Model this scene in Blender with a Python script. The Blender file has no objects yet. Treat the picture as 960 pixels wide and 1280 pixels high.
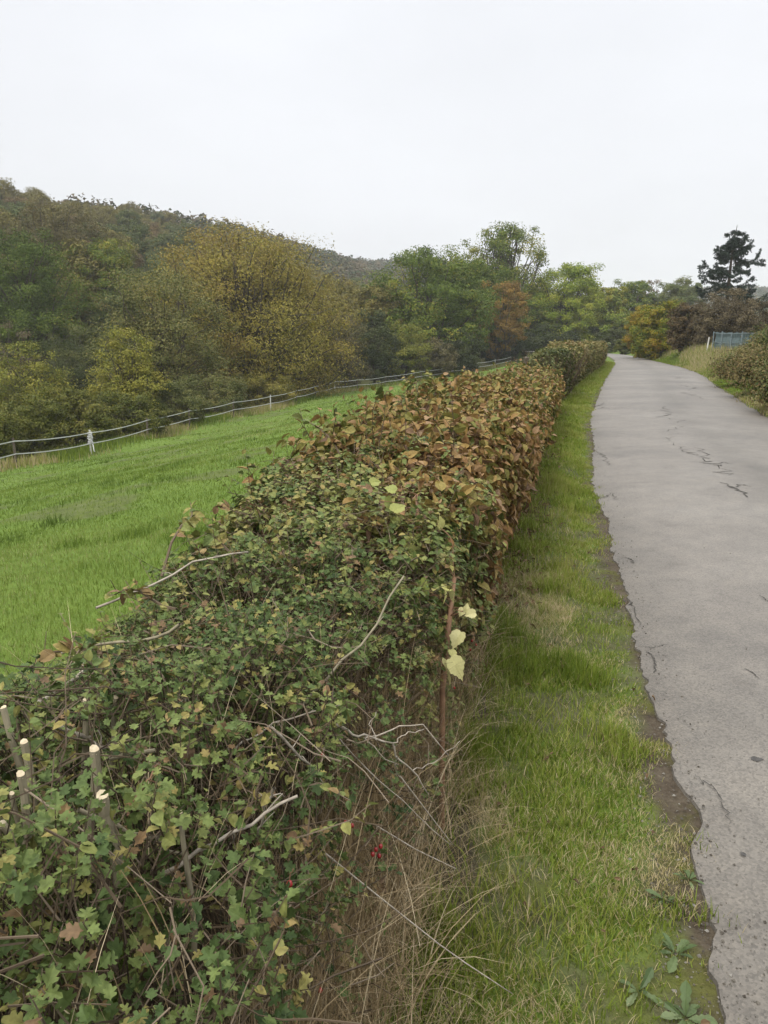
import bpy, math, random
import numpy as np

rng = np.random.default_rng(11)
random.seed(5)
scene = bpy.context.scene
COL = scene.collection
R = math.radians

# ------------------------------------------------------------------ camera model
PITCH, CAMZ, FPX = R(12.6), 1.6, 960.0


def at(px, py, t):
    """photo pixel (960x1280) at forward depth t -> world point"""
    v = (py - 640.0) / FPX
    return np.array([(px - 480.0) / FPX * t,
                     t * (math.cos(PITCH) - v * math.sin(PITCH)),
                     CAMZ - t * (math.sin(PITCH) + v * math.cos(PITCH))])


def to_px(p):
    d = p - np.array([0, 0, CAMZ])
    f = d[..., 1] * math.cos(PITCH) - d[..., 2] * math.sin(PITCH)
    u = d[..., 1] * math.sin(PITCH) + d[..., 2] * math.cos(PITCH)
    f = np.maximum(f, .01)
    return 480 + FPX * d[..., 0] / f, 640 - FPX * u / f, f


# ------------------------------------------------------------------ noise
def _hash(ix, iy, iz, seed):
    h = (ix.astype(np.int64) * 374761393 + iy.astype(np.int64) * 668265263 + iz.astype(np.int64) * 2147483647 + seed * 974634777) & 0xFFFFFFFF
    h = ((h ^ (h >> 13)) * 1274126177) & 0xFFFFFFFF
    return ((h ^ (h >> 16)) & 0xFFFF) / 65535.0


def vnoise(p, scale=1.0, seed=0):
    p = np.asarray(p, float) * scale
    if p.shape[-1] == 2:
        p = np.concatenate([p, np.zeros(p.shape[:-1] + (1,))], -1)
    i = np.floor(p)
    f = p - i
    f = f * f * (3 - 2 * f)
    ix, iy, iz = i[..., 0], i[..., 1], i[..., 2]
    r = 0
    for a in (0, 1):
        for b in (0, 1):
            for c in (0, 1):
                w = (f[..., 0] if a else 1 - f[..., 0]) * (f[..., 1] if b else 1 - f[..., 1]) * (f[..., 2] if c else 1 - f[..., 2])
                r = r + w * _hash(ix + a, iy + b, iz + c, seed)
    return r


def fnoise(p, scale=1.0, seed=0, octv=3):
    r, amp, tot = 0, 1.0, 0
    for k in range(octv):
        r = r + amp * vnoise(p, scale * 2 ** k, seed + 17 * k)
        tot += amp
        amp *= .55
    return r / tot


def ss(a, b, x):
    t = np.clip((x - a) / (b - a), 0, 1)
    return t * t * (3 - 2 * t)


# ------------------------------------------------------------------ layout curves: X as a function of Y
YS = np.arange(-60, 1800, .25)


def curve(pts, win=3.0):
    pts = sorted(pts)
    y = np.array([p[0] for p in pts], float)
    x = np.array([p[1] for p in pts], float)
    v = np.interp(YS, y, x)
    s0, s1 = (x[1] - x[0]) / (y[1] - y[0]), (x[-1] - x[-2]) / (y[-1] - y[-2])
    v = np.where(YS < y[0], x[0] + (YS - y[0]) * s0, v)
    v = np.where(YS > y[-1], x[-1] + (YS - y[-1]) * s1, v)
    n = int(win / .25) | 1
    vp = np.concatenate([v[0] + (np.arange(-(n // 2), 0)) * (v[1] - v[0]), v, v[-1] + np.arange(1, n // 2 + 1) * (v[-1] - v[-2])])
    v = np.convolve(vp, np.ones(n) / n, 'valid')
    return lambda Y: np.interp(Y, YS, v)


XL = curve([(-20, -3.8), (-6, -.75), (0, .47), (1.53, .80), (2.4, 1.04), (3.2, 1.22), (5.1, 1.62), (8.4, 2.36), (16.7, 4.47), (32, 9.1), (54, 16),
            (66, 19.4), (77, 22.2), (88, 24.6), (96, 25.2), (106, 23.5), (125, 15), (160, -4)], 2.0)
XR = curve([(-20, .2), (-6, 3.2), (0, 4.4), (3.2, 5.0), (8.4, 6.1), (15.4, 7.85), (28.3, 12.1), (38, 15.4), (45.6, 17.6), (60, 21.0),
            (77, 25.0), (88, 27.2), (96, 28.2), (106, 27.0), (125, 19), (160, 0)], 3.0)
XB = curve([(-4, -.9), (-1, -.25), (.5, -.10), (1.5, -.02), (2.4, .18), (3.4, .40), (5.5, .93), (8.9, 1.8), (15, 3.3), (18, 4.05), (29, 7.35), (50, 14.1), (62, 17.4), (80, 22)], 1.0)
XA = curve([(-4, -1.5), (-1, -1.05), (.5, -.93), (1.36, -.82), (2.07, -.68), (3.55, -.52), (5.7, -.28), (10.9, .75), (17.2, 2.9), (19, 3.5), (29, 6.1), (50, 12.8), (62, 16.2), (80, 21)], 1.0)
XF = curve([(-60, -44), (-30, -33), (10, -21.5), (30.5, -15.6), (36, -13.7), (50, -11.4), (58, -8.6), (75, -5.2), (84, -.8), (92, 6), (100, 12), (112, 19), (400, 136)], 6.0)
ZF = curve([(-60, -3.6), (30, -3.6), (50, -3.7), (58, -3.6), (86, -3.4), (100, -2.3), (115, -1.6), (200, -1.5), (400, -1.5)], 8.0)


def ground_z(X, Y):
    X = np.asarray(X, float)
    Y = np.asarray(Y, float)
    xa, xf, xl, xr = XA(Y) + .1, XF(Y), XL(Y), XR(Y)
    xf = np.minimum(xf, xa - 4)
    r = (xa - X) / (xa - xf)
    rc = np.clip(r, 0, 1)
    zfield = ZF(Y) * (.42 * rc + .58 * rc * rc * (3 - 2 * rc))
    e = np.maximum((xf - X) * .92, 0)
    zfield = zfield - 1.0 * ss(0, 9, e) + (27.0 + 15 * ss(110, 350, Y)) * ss(16, 150, e) * ss(-80, 40, Y)
    und = (vnoise(np.stack([X, Y], -1), .23, 3) - .5) * .22 + (vnoise(np.stack([X, Y], -1), .75, 4) - .5) * .07
    zfield = zfield + und * ss(0, .1, r)
    # road corridor and verge
    w = X - xr
    hump = (vnoise(np.stack([X, Y], -1), .6, 9) - .5)
    bank = (1.0 + .35 * hump) * ss(.25, 2.4, w) * ss(4, 20, Y) + .4 * ss(3, 12, w)
    verge = -.007 + .043 * ss(.2, .42, xl - X) + (vnoise(np.stack([X, Y], -1), 3.1, 5) - .5) * .03 * ss(.15, .4, xl - X)
    z = np.where(r > 0, zfield + .035, np.where(w > 0, bank, verge))
    inside = (X > xl - .22) & (X < xr + .22)
    z = np.where(inside, -.007 + (vnoise(np.stack([X, Y], -1), 6, 6) - .5) * .005, z)
    deep = (X > xl + .45) & (X < xr - .45)
    z = np.where(deep, -.06, z)
    # land beyond
    z = z + 6 * ss(20, 75, X - .32 * Y) * ss(150, 330, Y)
    far = ss(430, 800, Y)
    z = z + far * (40 + 14 * (vnoise(np.stack([X, Y], -1), .004, 8) - .5)) * (1 - .5 * ss(-40, -160, X - .2 * Y))
    return z


# ------------------------------------------------------------------ mesh builder
class Geo:
    def __init__(self):
        self.v, self.f, self.t, self.m, self.n = [], [], [], [], 0

    def add(self, V, F, tint=.5, mat=0):
        V = np.asarray(V, np.float32).reshape(-1, 3)
        F = np.asarray(F, np.int64)
        self.v.append(V)
        self.f.append(F + self.n)
        self.t.append(np.broadcast_to(np.asarray(tint, np.float32), (len(F),)).copy())
        self.m.append(np.full(len(F), mat, np.int32))
        self.n += len(V)

    def build(self, name, mats, parent=None, smooth=False):
        me = bpy.data.meshes.new(name)
        V = np.concatenate(self.v) if self.v else np.zeros((0, 3), np.float32)
        me.vertices.add(len(V))
        me.vertices.foreach_set('co', V.ravel())
        loops = np.concatenate([f.ravel() for f in self.f]).astype(np.int32)
        tot = np.concatenate([np.full(len(f), f.shape[1], np.int32) for f in self.f])
        start = np.concatenate([[0], np.cumsum(tot)[:-1]]).astype(np.int32)
        me.loops.add(len(loops))
        me.loops.foreach_set('vertex_index', loops)
        me.polygons.add(len(tot))
        me.polygons.foreach_set('loop_start', start)
        me.polygons.foreach_set('loop_total', tot)
        me.polygons.foreach_set('material_index', np.concatenate(self.m))
        me.polygons.foreach_set('use_smooth', np.full(len(tot), bool(smooth)))
        at_ = me.attributes.new('tint', 'FLOAT', 'FACE')
        at_.data.foreach_set('value', np.concatenate(self.t))
        me.update(calc_edges=True)
        for m in (mats if isinstance(mats, (list, tuple)) else [mats]):
            me.materials.append(m)
        o = bpy.data.objects.new(name, me)
        COL.objects.link(o)
        if parent is not None:
            o.parent = parent
        return o


def tag(o, label=None, cat=None, group=None, kind=None):
    if label: o['label'] = label
    if cat: o['category'] = cat
    if group: o['group'] = group
    if kind: o['kind'] = kind
    return o


def thing(name, label, cat, loc=(0, 0, 0), group=None):
    o = bpy.data.objects.new(name, None)
    COL.objects.link(o)
    o.location = [float(c) for c in loc]
    o.empty_display_size = .2
    return tag(o, label, cat, group)


def norm(a):
    return a / np.maximum(np.linalg.norm(a, axis=-1, keepdims=True), 1e-9)


def frames(nrm, d):
    z = norm(nrm)
    y = d - (d * z).sum(-1, keepdims=True) * z
    y = norm(y)
    x = np.cross(y, z)
    return np.stack([x, y, z], -1)


def scatter(geo, tmpl, pos, Rm, scale, tint, mat=0):
    tV, tF = tmpl
    N, k = len(pos), len(tV)
    if N == 0:
        return
    sc = np.asarray(scale)
    sc = sc[:, None, None] if sc.ndim == 1 else sc
    V = pos[:, None, :] + np.einsum('nij,kj->nki', Rm, tV) * sc
    F = tF[None] + (np.arange(N) * k)[:, None, None]
    geo.add(V.reshape(-1, 3), F.reshape(-1, tF.shape[1]), np.repeat(tint, len(tF)), mat)


def tubes(geo, paths, radii, sides=4, tint=.5, mat=0, cap=True):
    """paths (N,m,3), radii (N,m) or (m,)"""
    paths = np.asarray(paths, float)
    if paths.ndim == 2:
        paths = paths[None]
    N, m, _ = paths.shape
    radii = np.broadcast_to(np.asarray(radii, float), (N, m))
    T = np.gradient(paths, axis=1)
    T = norm(T)
    ref = norm(np.cross(norm(paths[:, -1] - paths[:, 0]), np.array([.31, .77, .55])))[:, None, :]
    A = norm(ref - (ref * T).sum(-1, keepdims=True) * T)
    B = np.cross(T, A)
    an = np.arange(sides) * 2 * math.pi / sides
    ring = A[:, :, None, :] * np.cos(an)[:, None] + B[:, :, None, :] * np.sin(an)[:, None]
    V = paths[:, :, None, :] + ring * radii[:, :, None, None]
    base = (np.arange(N) * m * sides)[:, None, None]
    r = np.arange(m - 1)[:, None] * sides
    s = np.arange(sides)
    s2 = (s + 1) % sides
    q = np.stack([r + s, r + s2, r + sides + s2, r + sides + s], -1).reshape(-1, 4)
    F = (base + q[None]).reshape(-1, 4)
    tn = np.asarray(tint, float)
    tn = np.repeat(tn, len(q)) if tn.ndim else tn
    geo.add(V.reshape(-1, 3), F, tn, mat)
    if cap:
        capf = (np.arange(N) * m * sides)[:, None] + (m - 1) * sides + np.arange(sides)[None]
        geo.f.append(capf + geo.n - len(V.reshape(-1, 3)))
        geo.t.append(np.broadcast_to(np.asarray(tint, np.float32), (N,)).astype(np.float32).copy())
        geo.m.append(np.full(N, mat, np.int32))


def bent(p0, p1, m=4, wob=.1, lift=0.0):
    """N random curved paths from p0 to p1"""
    p0, p1 = np.asarray(p0, float), np.asarray(p1, float)
    N = len(p0)
    s = np.linspace(0, 1, m)[None, :, None]
    P = p0[:, None] * (1 - s) + p1[:, None] * s
    L = np.linalg.norm(p1 - p0, axis=1)[:, None, None]
    A1, A2 = rng.normal(size=(N, 1, 3)) * wob * L * 1.2, rng.normal(size=(N, 1, 3)) * wob * L * .7
    off = A1 * np.sin(math.pi * s) + A2 * np.sin(2 * math.pi * s)
    P = P + off
    P[:, :, 2] += (lift * L * (s * (1 - s)) * 4)[:, :, 0]
    return P


def blades(geo, base, yaw, lean, length, width, tint, m=4, mat=0):
    """tapered grass blades: base (N,3); yaw lean direction; lean 0..1.5"""
    N = len(base)
    s = np.linspace(0, 1, m)
    d = np.stack([np.cos(yaw), np.sin(yaw), np.zeros(N)], -1)
    side = np.stack([-np.sin(yaw), np.cos(yaw), np.zeros(N)], -1)
    tw = rng.uniform(-1, 1, N)[:, None]
    side = norm(side + d * tw)
    ang = lean[:, None] * (.35 + .65 * s[None])          # from vertical
    st = length[:, None] / (m - 1)
    hx = np.concatenate([np.zeros((N, 1)), np.cumsum(np.sin(ang[:, :-1]) * st, 1)], 1)
    hz = np.concatenate([np.zeros((N, 1)), np.cumsum(np.cos(ang[:, :-1]) * st, 1)], 1)
    c = base[:, None] + d[:, None] * hx[..., None]
    c[:, :, 2] += hz
    wv = width[:, None] * (1 - s[None] ** 1.6 * .92) * .5
    L_ = c - side[:, None] * wv[..., None]
    R_ = c + side[:, None] * wv[..., None]
    V = np.stack([L_, R_], 2).reshape(N, m * 2, 3)
    q = np.array([[2 * i, 2 * i + 1, 2 * i + 3, 2 * i + 2] for i in range(m - 1)])
    F = (np.arange(N) * 2 * m)[:, None, None] + q[None]
    geo.add(V.reshape(-1, 3), F.reshape(-1, 4), np.repeat(tint, m - 1), mat)


# leaf templates (x width, y length, z normal)
def leaf_from_outline(half, fold=.18, droop=.22, centre=.42):
    h = np.array(half, float)
    z = lambda x, y: abs(x) * fold - droop * y * y
    V = [(0, centre, z(0, centre))]
    for sgn in (1, -1):
        for x, y in h:
            V.append((sgn * x, y, z(x, y)))
    n = len(h)
    F = []
    for i in range(n - 1):
        F.append((0, 1 + i, 2 + i))
        F.append((0, 1 + n + i + 1, 1 + n + i))
    return np.array(V), np.array(F)


HAWTHORN = leaf_from_outline([(0, 0), (.08, .16), (.36, .26), (.40, .40), (.24, .46), (.44, .62), (.38, .76), (.2, .74), (.14, .95), (0, 1)], .22, .2)
OVATE = leaf_from_outline([(0, 0), (.22, .12), (.36, .34), (.33, .6), (.17, .85), (0, 1)], .28, .3)
ROUND = leaf_from_outline([(0, 0), (.3, .06), (.44, .3), (.42, .58), (.22, .86), (0, 1)], .2, .28)
CURL = leaf_from_outline([(0, 0), (.2, .12), (.3, .36), (.27, .62), (.12, .85), (0, 1)], .8, .6)
SMALL = leaf_from_outline([(0, 0), (.3, .3), (.26, .68), (0, 1)], .25, .2)
MAPLE = leaf_from_outline([(0, 0), (.12, -.05), (.3, -.02), (.36, .1), (.45, .2), (.43, .34), (.47, .5), (.36, .56), (.31, .66), (.2, .72), (.17, .86), (.07, .9), (0, 1.05)], .22, .28, .35)
CARD = (np.array([(0, 0, 0), (.36, .5, .1), (0, 1, -.16), (-.36, .5, .1)]), np.array([[0, 1, 2, 3]]))

# ------------------------------------------------------------------ materials
def nt(name):
    m = bpy.data.materials.new(name)
    m.use_nodes = True
    t = m.node_tree
    t.nodes.clear()
    return m, t, t.nodes.new, t.links.new


def ramp(node, stops, interp='LINEAR'):
    cr = node.color_ramp
    cr.interpolation = interp
    while len(cr.elements) > 1:
        cr.elements.remove(cr.elements[-1])
    for i, (p, c) in enumerate(stops):
        e = cr.elements[0] if i == 0 else cr.elements.new(p)
        e.position = p
        e.color = (c[0], c[1], c[2], 1)


def leaf_mat(name, stops, rough=.6, trans=.22, spec=.12, patch=0.0, pscale=.3, mottled=0.0):
    m, t, N, L = nt(name)
    out = N('ShaderNodeOutputMaterial')
    a = N('ShaderNodeAttribute'); a.attribute_name = 'tint'
    cr = N('ShaderNodeValToRGB'); ramp(cr, stops)
    src = a.outputs['Fac']
    if patch:
        g = N('ShaderNodeNewGeometry')
        nz = N('ShaderNodeTexNoise'); nz.inputs['Scale'].default_value = pscale; nz.inputs['Detail'].default_value = 3
        L(g.outputs['Position'], nz.inputs['Vector'])
        ma = N('ShaderNodeMath'); ma.operation = 'MULTIPLY_ADD'
        L(nz.outputs['Fac'], ma.inputs[0]); ma.inputs[1].default_value = patch * 2
        sub = N('ShaderNodeMath'); sub.operation = 'SUBTRACT'
        L(src, sub.inputs[0]); sub.inputs[1].default_value = patch
        L(sub.outputs[0], ma.inputs[2])
        src = ma.outputs[0]
    L(src, cr.inputs['Fac'])
    col = cr.outputs['Color']
    if mottled:
        g2 = N('ShaderNodeNewGeometry')
        n2 = N('ShaderNodeTexNoise'); n2.inputs['Scale'].default_value = 140; n2.inputs['Detail'].default_value = 2
        L(g2.outputs['Position'], n2.inputs['Vector'])
        mx = N('ShaderNodeMix'); mx.data_type = 'RGBA'; mx.blend_type = 'MULTIPLY'
        mr = N('ShaderNodeMapRange'); mr.inputs[1].default_value = .3; mr.inputs[2].default_value = .7
        mr.inputs[3].default_value = 1 - mottled; mr.inputs[4].default_value = 1 + mottled * .5
        L(n2.outputs['Fac'], mr.inputs[0])
        mx.inputs[0].default_value = 1
        L(col, mx.inputs[6]); L(mr.outputs[0], mx.inputs[7])
        col = mx.outputs[2]
    b = N('ShaderNodeBsdfPrincipled')
    b.inputs['Roughness'].default_value = rough
    b.inputs['Specular IOR Level'].default_value = spec
    L(col, b.inputs['Base Color'])
    if trans:
        tr = N('ShaderNodeBsdfTranslucent'); L(col, tr.inputs['Color'])
        mix = N('ShaderNodeMixShader'); mix.inputs[0].default_value = trans
        L(b.outputs[0], mix.inputs[1]); L(tr.outputs[0], mix.inputs[2])
        L(mix.outputs[0], out.inputs['Surface'])
    else:
        L(b.outputs[0], out.inputs['Surface'])
    return m


def solid_mat(name, c1, c2, scale=20, rough=.8, bump=0.0, stretch=None, spec=.3):
    m, t, N, L = nt(name)
    out = N('ShaderNodeOutputMaterial')
    tc = N('ShaderNodeTexCoord')
    nz = N('ShaderNodeTexNoise'); nz.inputs['Scale'].default_value = scale; nz.inputs['Detail'].default_value = 5
    if stretch:
        mp = N('ShaderNodeMapping'); mp.inputs['Scale'].default_value = stretch
        L(tc.outputs['Object'], mp.inputs['Vector']); L(mp.outputs[0], nz.inputs['Vector'])
    else:
        L(tc.outputs['Object'], nz.inputs['Vector'])
    cr = N('ShaderNodeValToRGB'); ramp(cr, [(.3, c1), (.7, c2)])
    L(nz.outputs['Fac'], cr.inputs['Fac'])
    b = N('ShaderNodeBsdfPrincipled'); b.inputs['Roughness'].default_value = rough
    b.inputs['Specular IOR Level'].default_value = spec
    L(cr.outputs['Color'], b.inputs['Base Color'])
    if bump:
        bp = N('ShaderNodeBump'); bp.inputs['Strength'].default_value = bump; bp.inputs['Distance'].default_value = .01
        L(nz.outputs['Fac'], bp.inputs['Height']); L(bp.outputs[0], b.inputs['Normal'])
    L(b.outputs[0], out.inputs['Surface'])
    return m


BARK = solid_mat('bark', (.035, .028, .02), (.09, .075, .055), 6, .9, .5)
TWIG = leaf_mat('twig_bark', [(0, (.03, .022, .015)), (.5, (.085, .062, .04)), (.85, (.16, .125, .088)), (1, (.25, .205, .155))], .8, 0, .2)
CANE = solid_mat('pale_cane', (.2, .17, .13), (.37, .33, .275), 60, .75, .3)
STUBM = solid_mat('stub_bark', (.13, .115, .075), (.25, .22, .15), 45, .75, .5, (1, 1, .3))
CUTWOOD = solid_mat('cut_wood', (.36, .30, .2), (.5, .43, .3), 200, .7)
REDSTEM = solid_mat('red_brown_stem', (.13, .07, .04), (.24, .14, .08), 30, .7, .4)
WHITE = solid_mat('white_tape', (.4, .4, .4), (.58, .58, .57), 3, .6)
POSTM = solid_mat('post_wood', (.05, .04, .03), (.12, .1, .075), 10, .9, .5, (1, 1, .2))
PALEPOST = solid_mat('pale_post', (.36, .35, .32), (.55, .54, .5), 10, .8, .2)
HIPM = solid_mat('hip_red', (.16, .008, .012), (.28, .016, .018), 30, .25, 0, None, .5)


def earth_mat():
    m, t, N, L = nt('earth')
    out = N('ShaderNodeOutputMaterial')
    g = N('ShaderNodeNewGeometry')
    a = N('ShaderNodeAttribute'); a.attribute_name = 'dirt'

    def noise(s, d=5):
        n = N('ShaderNodeTexNoise'); n.inputs['Scale'].default_value = s; n.inputs['Detail'].default_value = d
        L(g.outputs['Position'], n.inputs['Vector']); return n
    n1, n2, n3 = noise(.5), noise(6), noise(60, 4)
    gr = N('ShaderNodeValToRGB'); ramp(gr, [(.25, (.055, .09, .016)), (.5, (.092, .145, .023)), (.75, (.125, .175, .034))])
    L(n2.outputs['Fac'], gr.inputs['Fac'])
    gr2 = N('ShaderNodeValToRGB'); ramp(gr2, [(.3, (.07, .118, .018)), (.7, (.108, .158, .028))])
    L(n1.outputs['Fac'], gr2.inputs['Fac'])
    mg = N('ShaderNodeMix'); mg.data_type = 'RGBA'; mg.inputs[0].default_value = .5
    L(gr.outputs[0], mg.inputs[6]); L(gr2.outputs[0], mg.inputs[7])
    so = N('ShaderNodeValToRGB'); ramp(so, [(.25, (.022, .017, .012)), (.45, (.055, .043, .03)), (.62, (.085, .07, .05)), (.8, (.17, .15, .115))])
    mixn = N('ShaderNodeMath'); mixn.operation = 'MULTIPLY_ADD'; mixn.inputs[1].default_value = .55
    h = N('ShaderNodeMath'); h.operation = 'MULTIPLY'; h.inputs[1].default_value = .45
    L(n3.outputs['Fac'], h.inputs[0]); L(n2.outputs['Fac'], mixn.inputs[0]); L(h.outputs[0], mixn.inputs[2])
    L(mixn.outputs[0], so.inputs['Fac'])
    # moss tongues in the bare strip
    mo = N('ShaderNodeValToRGB'); ramp(mo, [(.5, (0, 0, 0)), (.62, (1, 1, 1))])
    n4 = noise(4.5); L(n4.outputs['Fac'], mo.inputs['Fac'])
    mm = N('ShaderNodeMix'); mm.data_type = 'RGBA'; mm.inputs[7].default_value = (.075, .08, .016, 1)
    ml = N('ShaderNodeMath'); ml.operation = 'MULTIPLY'; ml.inputs[1].default_value = .75
    L(mo.outputs[0], ml.inputs[0]); L(ml.outputs[0], mm.inputs[0]); L(so.outputs[0], mm.inputs[6])
    mx = N('ShaderNodeMix'); mx.data_type = 'RGBA'
    L(a.outputs['Fac'], mx.inputs[0]); L(mg.outputs[2], mx.inputs[6]); L(mm.outputs[2], mx.inputs[7])
    b = N('ShaderNodeBsdfPrincipled'); b.inputs['Roughness'].default_value = .95; b.inputs['Specular IOR Level'].default_value = .15
    L(mx.outputs[2], b.inputs['Base Color'])
    bp = N('ShaderNodeBump'); bp.inputs['Strength'].default_value = .8; bp.inputs['Distance'].default_value = .02
    L(n3.outputs['Fac'], bp.inputs['Height']); L(bp.outputs[0], b.inputs['Normal'])
    L(b.outputs[0], out.inputs['Surface'])
    return m


def road_mat():
    m, t, N, L = nt('worn_asphalt')
    out = N('ShaderNodeOutputMaterial')
    g = N('ShaderNodeNewGeometry')
    a = N('ShaderNodeAttribute'); a.attribute_name = 'across'

    def noise(s, d=4, r=.6):
        n = N('ShaderNodeTexNoise'); n.inputs['Scale'].default_value = s; n.inputs['Detail'].default_value = d; n.inputs['Roughness'].default_value = r
        L(g.outputs['Position'], n.inputs['Vector']); return n
    big, mid, fine = noise(.45, 6), noise(5, 6, .7), noise(220, 2)
    vor = N('ShaderNodeTexVoronoi'); vor.inputs['Scale'].default_value = 130
    L(g.outputs['Position'], vor.inputs['Vector'])
    c1 = N('ShaderNodeValToRGB'); ramp(c1, [(.28, (.085, .08, .073)), (.5, (.122, .112, .099)), (.72, (.157, .146, .13))])
    L(big.outputs['Fac'], c1.inputs['Fac'])
    c2 = N('ShaderNodeValToRGB'); ramp(c2, [(.3, (.78, .77, .76)), (.45, (.96, .96, .96)), (.65, (1.1, 1.09, 1.07))])
    L(mid.outputs['Fac'], c2.inputs['Fac'])
    mu = N('ShaderNodeMix'); mu.data_type = 'RGBA'; mu.blend_type = 'MULTIPLY'; mu.inputs[0].default_value = 1
    L(c1.outputs[0], mu.inputs[6]); L(c2.outputs[0], mu.inputs[7])
    c3 = N('ShaderNodeValToRGB'); ramp(c3, [(.0, (.55, .55, .55)), (.35, (.9, .9, .9)), (.7, (1.15, 1.15, 1.15)), (1, (1.35, 1.33, 1.3))])
    L(vor.outputs['Color'], c3.inputs['Fac'])
    mu2 = N('ShaderNodeMix'); mu2.data_type = 'RGBA'; mu2.blend_type = 'MULTIPLY'; mu2.inputs[0].default_value = .85
    L(mu.outputs[2], mu2.inputs[6]); L(c3.outputs[0], mu2.inputs[7])
    # worn darker middle strip and stained edges
    wn = N('ShaderNodeMath'); wn.operation = 'MULTIPLY_ADD'; wn.inputs[1].default_value = .22; wn.inputs[2].default_value = -.11
    L(big.outputs['Fac'], wn.inputs[0])
    ad = N('ShaderNodeMath'); ad.operation = 'ADD'; L(a.outputs['Fac'], ad.inputs[0]); L(wn.outputs[0], ad.inputs[1])
    c4 = N('ShaderNodeValToRGB'); ramp(c4, [(0, (.9, .88, .85)), (.04, (.98, .97, .95)), (.13, (1.06, 1.05, 1.04)), (.38, (1.02, 1.02, 1.02)), (.52, (.84, .84, .83)), (.66, (1.0, 1.0, 1.0)), (.88, (1.03, 1.03, 1.03)), (.96, (.88, .86, .83)), (1, (.7, .67, .63))])
    L(ad.outputs[0], c4.inputs['Fac'])
    mu3 = N('ShaderNodeMix'); mu3.data_type = 'RGBA'; mu3.blend_type = 'MULTIPLY'; mu3.inputs[0].default_value = 1
    L(mu2.outputs[2], mu3.inputs[6]); L(c4.outputs[0], mu3.inputs[7])
    b = N('ShaderNodeBsdfPrincipled'); b.inputs['Roughness'].default_value = .62; b.inputs['Specular IOR Level'].default_value = .4
    L(mu3.outputs[2], b.inputs['Base Color'])
    bp = N('ShaderNodeBump'); bp.inputs['Strength'].default_value = .35; bp.inputs['Distance'].default_value = .003
    bm = N('ShaderNodeMath'); bm.operation = 'ADD'; L(vor.outputs['Distance'], bm.inputs[0]); L(fine.outputs['Fac'], bm.inputs[1])
    L(bm.outputs[0], bp.inputs['Height']); L(bp.outputs[0], b.inputs['Normal'])
    L(b.outputs[0], out.inputs['Surface'])
    return m


# ------------------------------------------------------------------ ground sheet
def sinh_axis(lo, hi, n, c, a):
    k0, k1 = math.asinh((lo - c) / a), math.asinh((hi - c) / a)
    return c + a * np.sinh(np.linspace(k0, k1, n))


gx = sinh_axis(-900, 1300, 560, .6, 2.2)
gy = sinh_axis(-70, 1500, 620, 3.0, 3.2)
GX, GY = np.meshgrid(gx, gy)
GZ = ground_z(GX, GY)
G = Geo()
idx = np.arange(GX.size).reshape(GX.shape)
q = np.stack([idx[:-1, :-1], idx[:-1, 1:], idx[1:, 1:], idx[1:, :-1]], -1).reshape(-1, 4)
G.add(np.stack([GX, GY, GZ], -1).reshape(-1, 3), q)
ground = G.build('ground', earth_mat(), smooth=True)
tag(ground, 'grassy ground falling from the lane to the valley and rising to the wooded hill', 'ground', kind='structure')
P2 = np.stack([GX, GY], -1)
dl, dr = XL(GY) - GX, GX - XR(GY)
edge = np.where(dl > -1, dl, 9)
dirt = 1 - ss(.03, .24, np.abs(np.minimum(np.abs(dl), np.abs(dr))) + (fnoise(P2, 3.0, 21) - .5) * .35)
dirt = np.maximum(dirt, ((GX > XL(GY)) & (GX < XR(GY))) * 1.0)
und = ((GX < XB(GY) + .18) & (GX > XA(GY) - .1)) * .95
dirt = np.maximum(dirt, und)
vp = ss(.50, .64, fnoise(P2, 2.6, 33)) * .75 * ((dl > 0) & (GX > XB(GY)) & (GY < 25))
dirt = np.maximum(dirt, vp)
fp = ss(.6, .72, fnoise(P2, .8, 35)) * .5 * (GX < XA(GY))
dirt = np.maximum(dirt, fp)
beyond = ss(-.5, 1.5, XF(GY) - GX) * .8 * (GY < 300)
dirt = np.maximum(dirt, beyond)
dirt = np.maximum(dirt, ss(.3, 1.5, GX - XR(GY)) * .55 * (GY < 200))
d_at = ground.data.attributes.new('dirt', 'FLOAT', 'POINT')
d_at.data.foreach_set('value', np.clip(dirt, 0, 1).astype(np.float32).ravel())

# ------------------------------------------------------------------ road
ry = [-8.0]
while ry[-1] < 158:
    y = ry[-1]
    ry.append(y + (.035 if 0.8 < y < 7 else .08 if y < 18 and y > -1 else .3 if y < 60 else .8))
ry = np.array(ry)
ncol = 30
one = np.stack([ry, ry * 0], -1)
jl = (fnoise(one, .7, 41) - .5) * .10 + (fnoise(one, 4.5, 42) - .5) * .07 + (fnoise(one, 17, 43) - .5) * .05
jr = (fnoise(one, .9, 44) - .5) * .3 + (fnoise(one, 6, 45) - .5) * .1
bite = -.08 * np.exp(-((ry - 2.35) / .14) ** 2)
eL, eR = XL(ry) + jl - bite * .9, XR(ry) + jr
u = np.linspace(0, 1, ncol)
RX = eL[:, None] * (1 - u) + eR[:, None] * u
RY = np.repeat(ry[:, None], len(u), 1)
RZ = .004 + .056 * (4 * u * (1 - u)) + (vnoise(np.stack([RX, RY], -1), .9, 46) - .5) * .008
rg = Geo()
ridx = np.arange(RX.size).reshape(RX.shape)
rq = np.stack([ridx[:-1, :-1], ridx[:-1, 1:], ridx[1:, 1:], ridx[1:, :-1]], -1).reshape(-1, 4)
rg.add(np.stack([RX, RY, RZ], -1).reshape(-1, 3), rq)
n_road = RX.size
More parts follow.
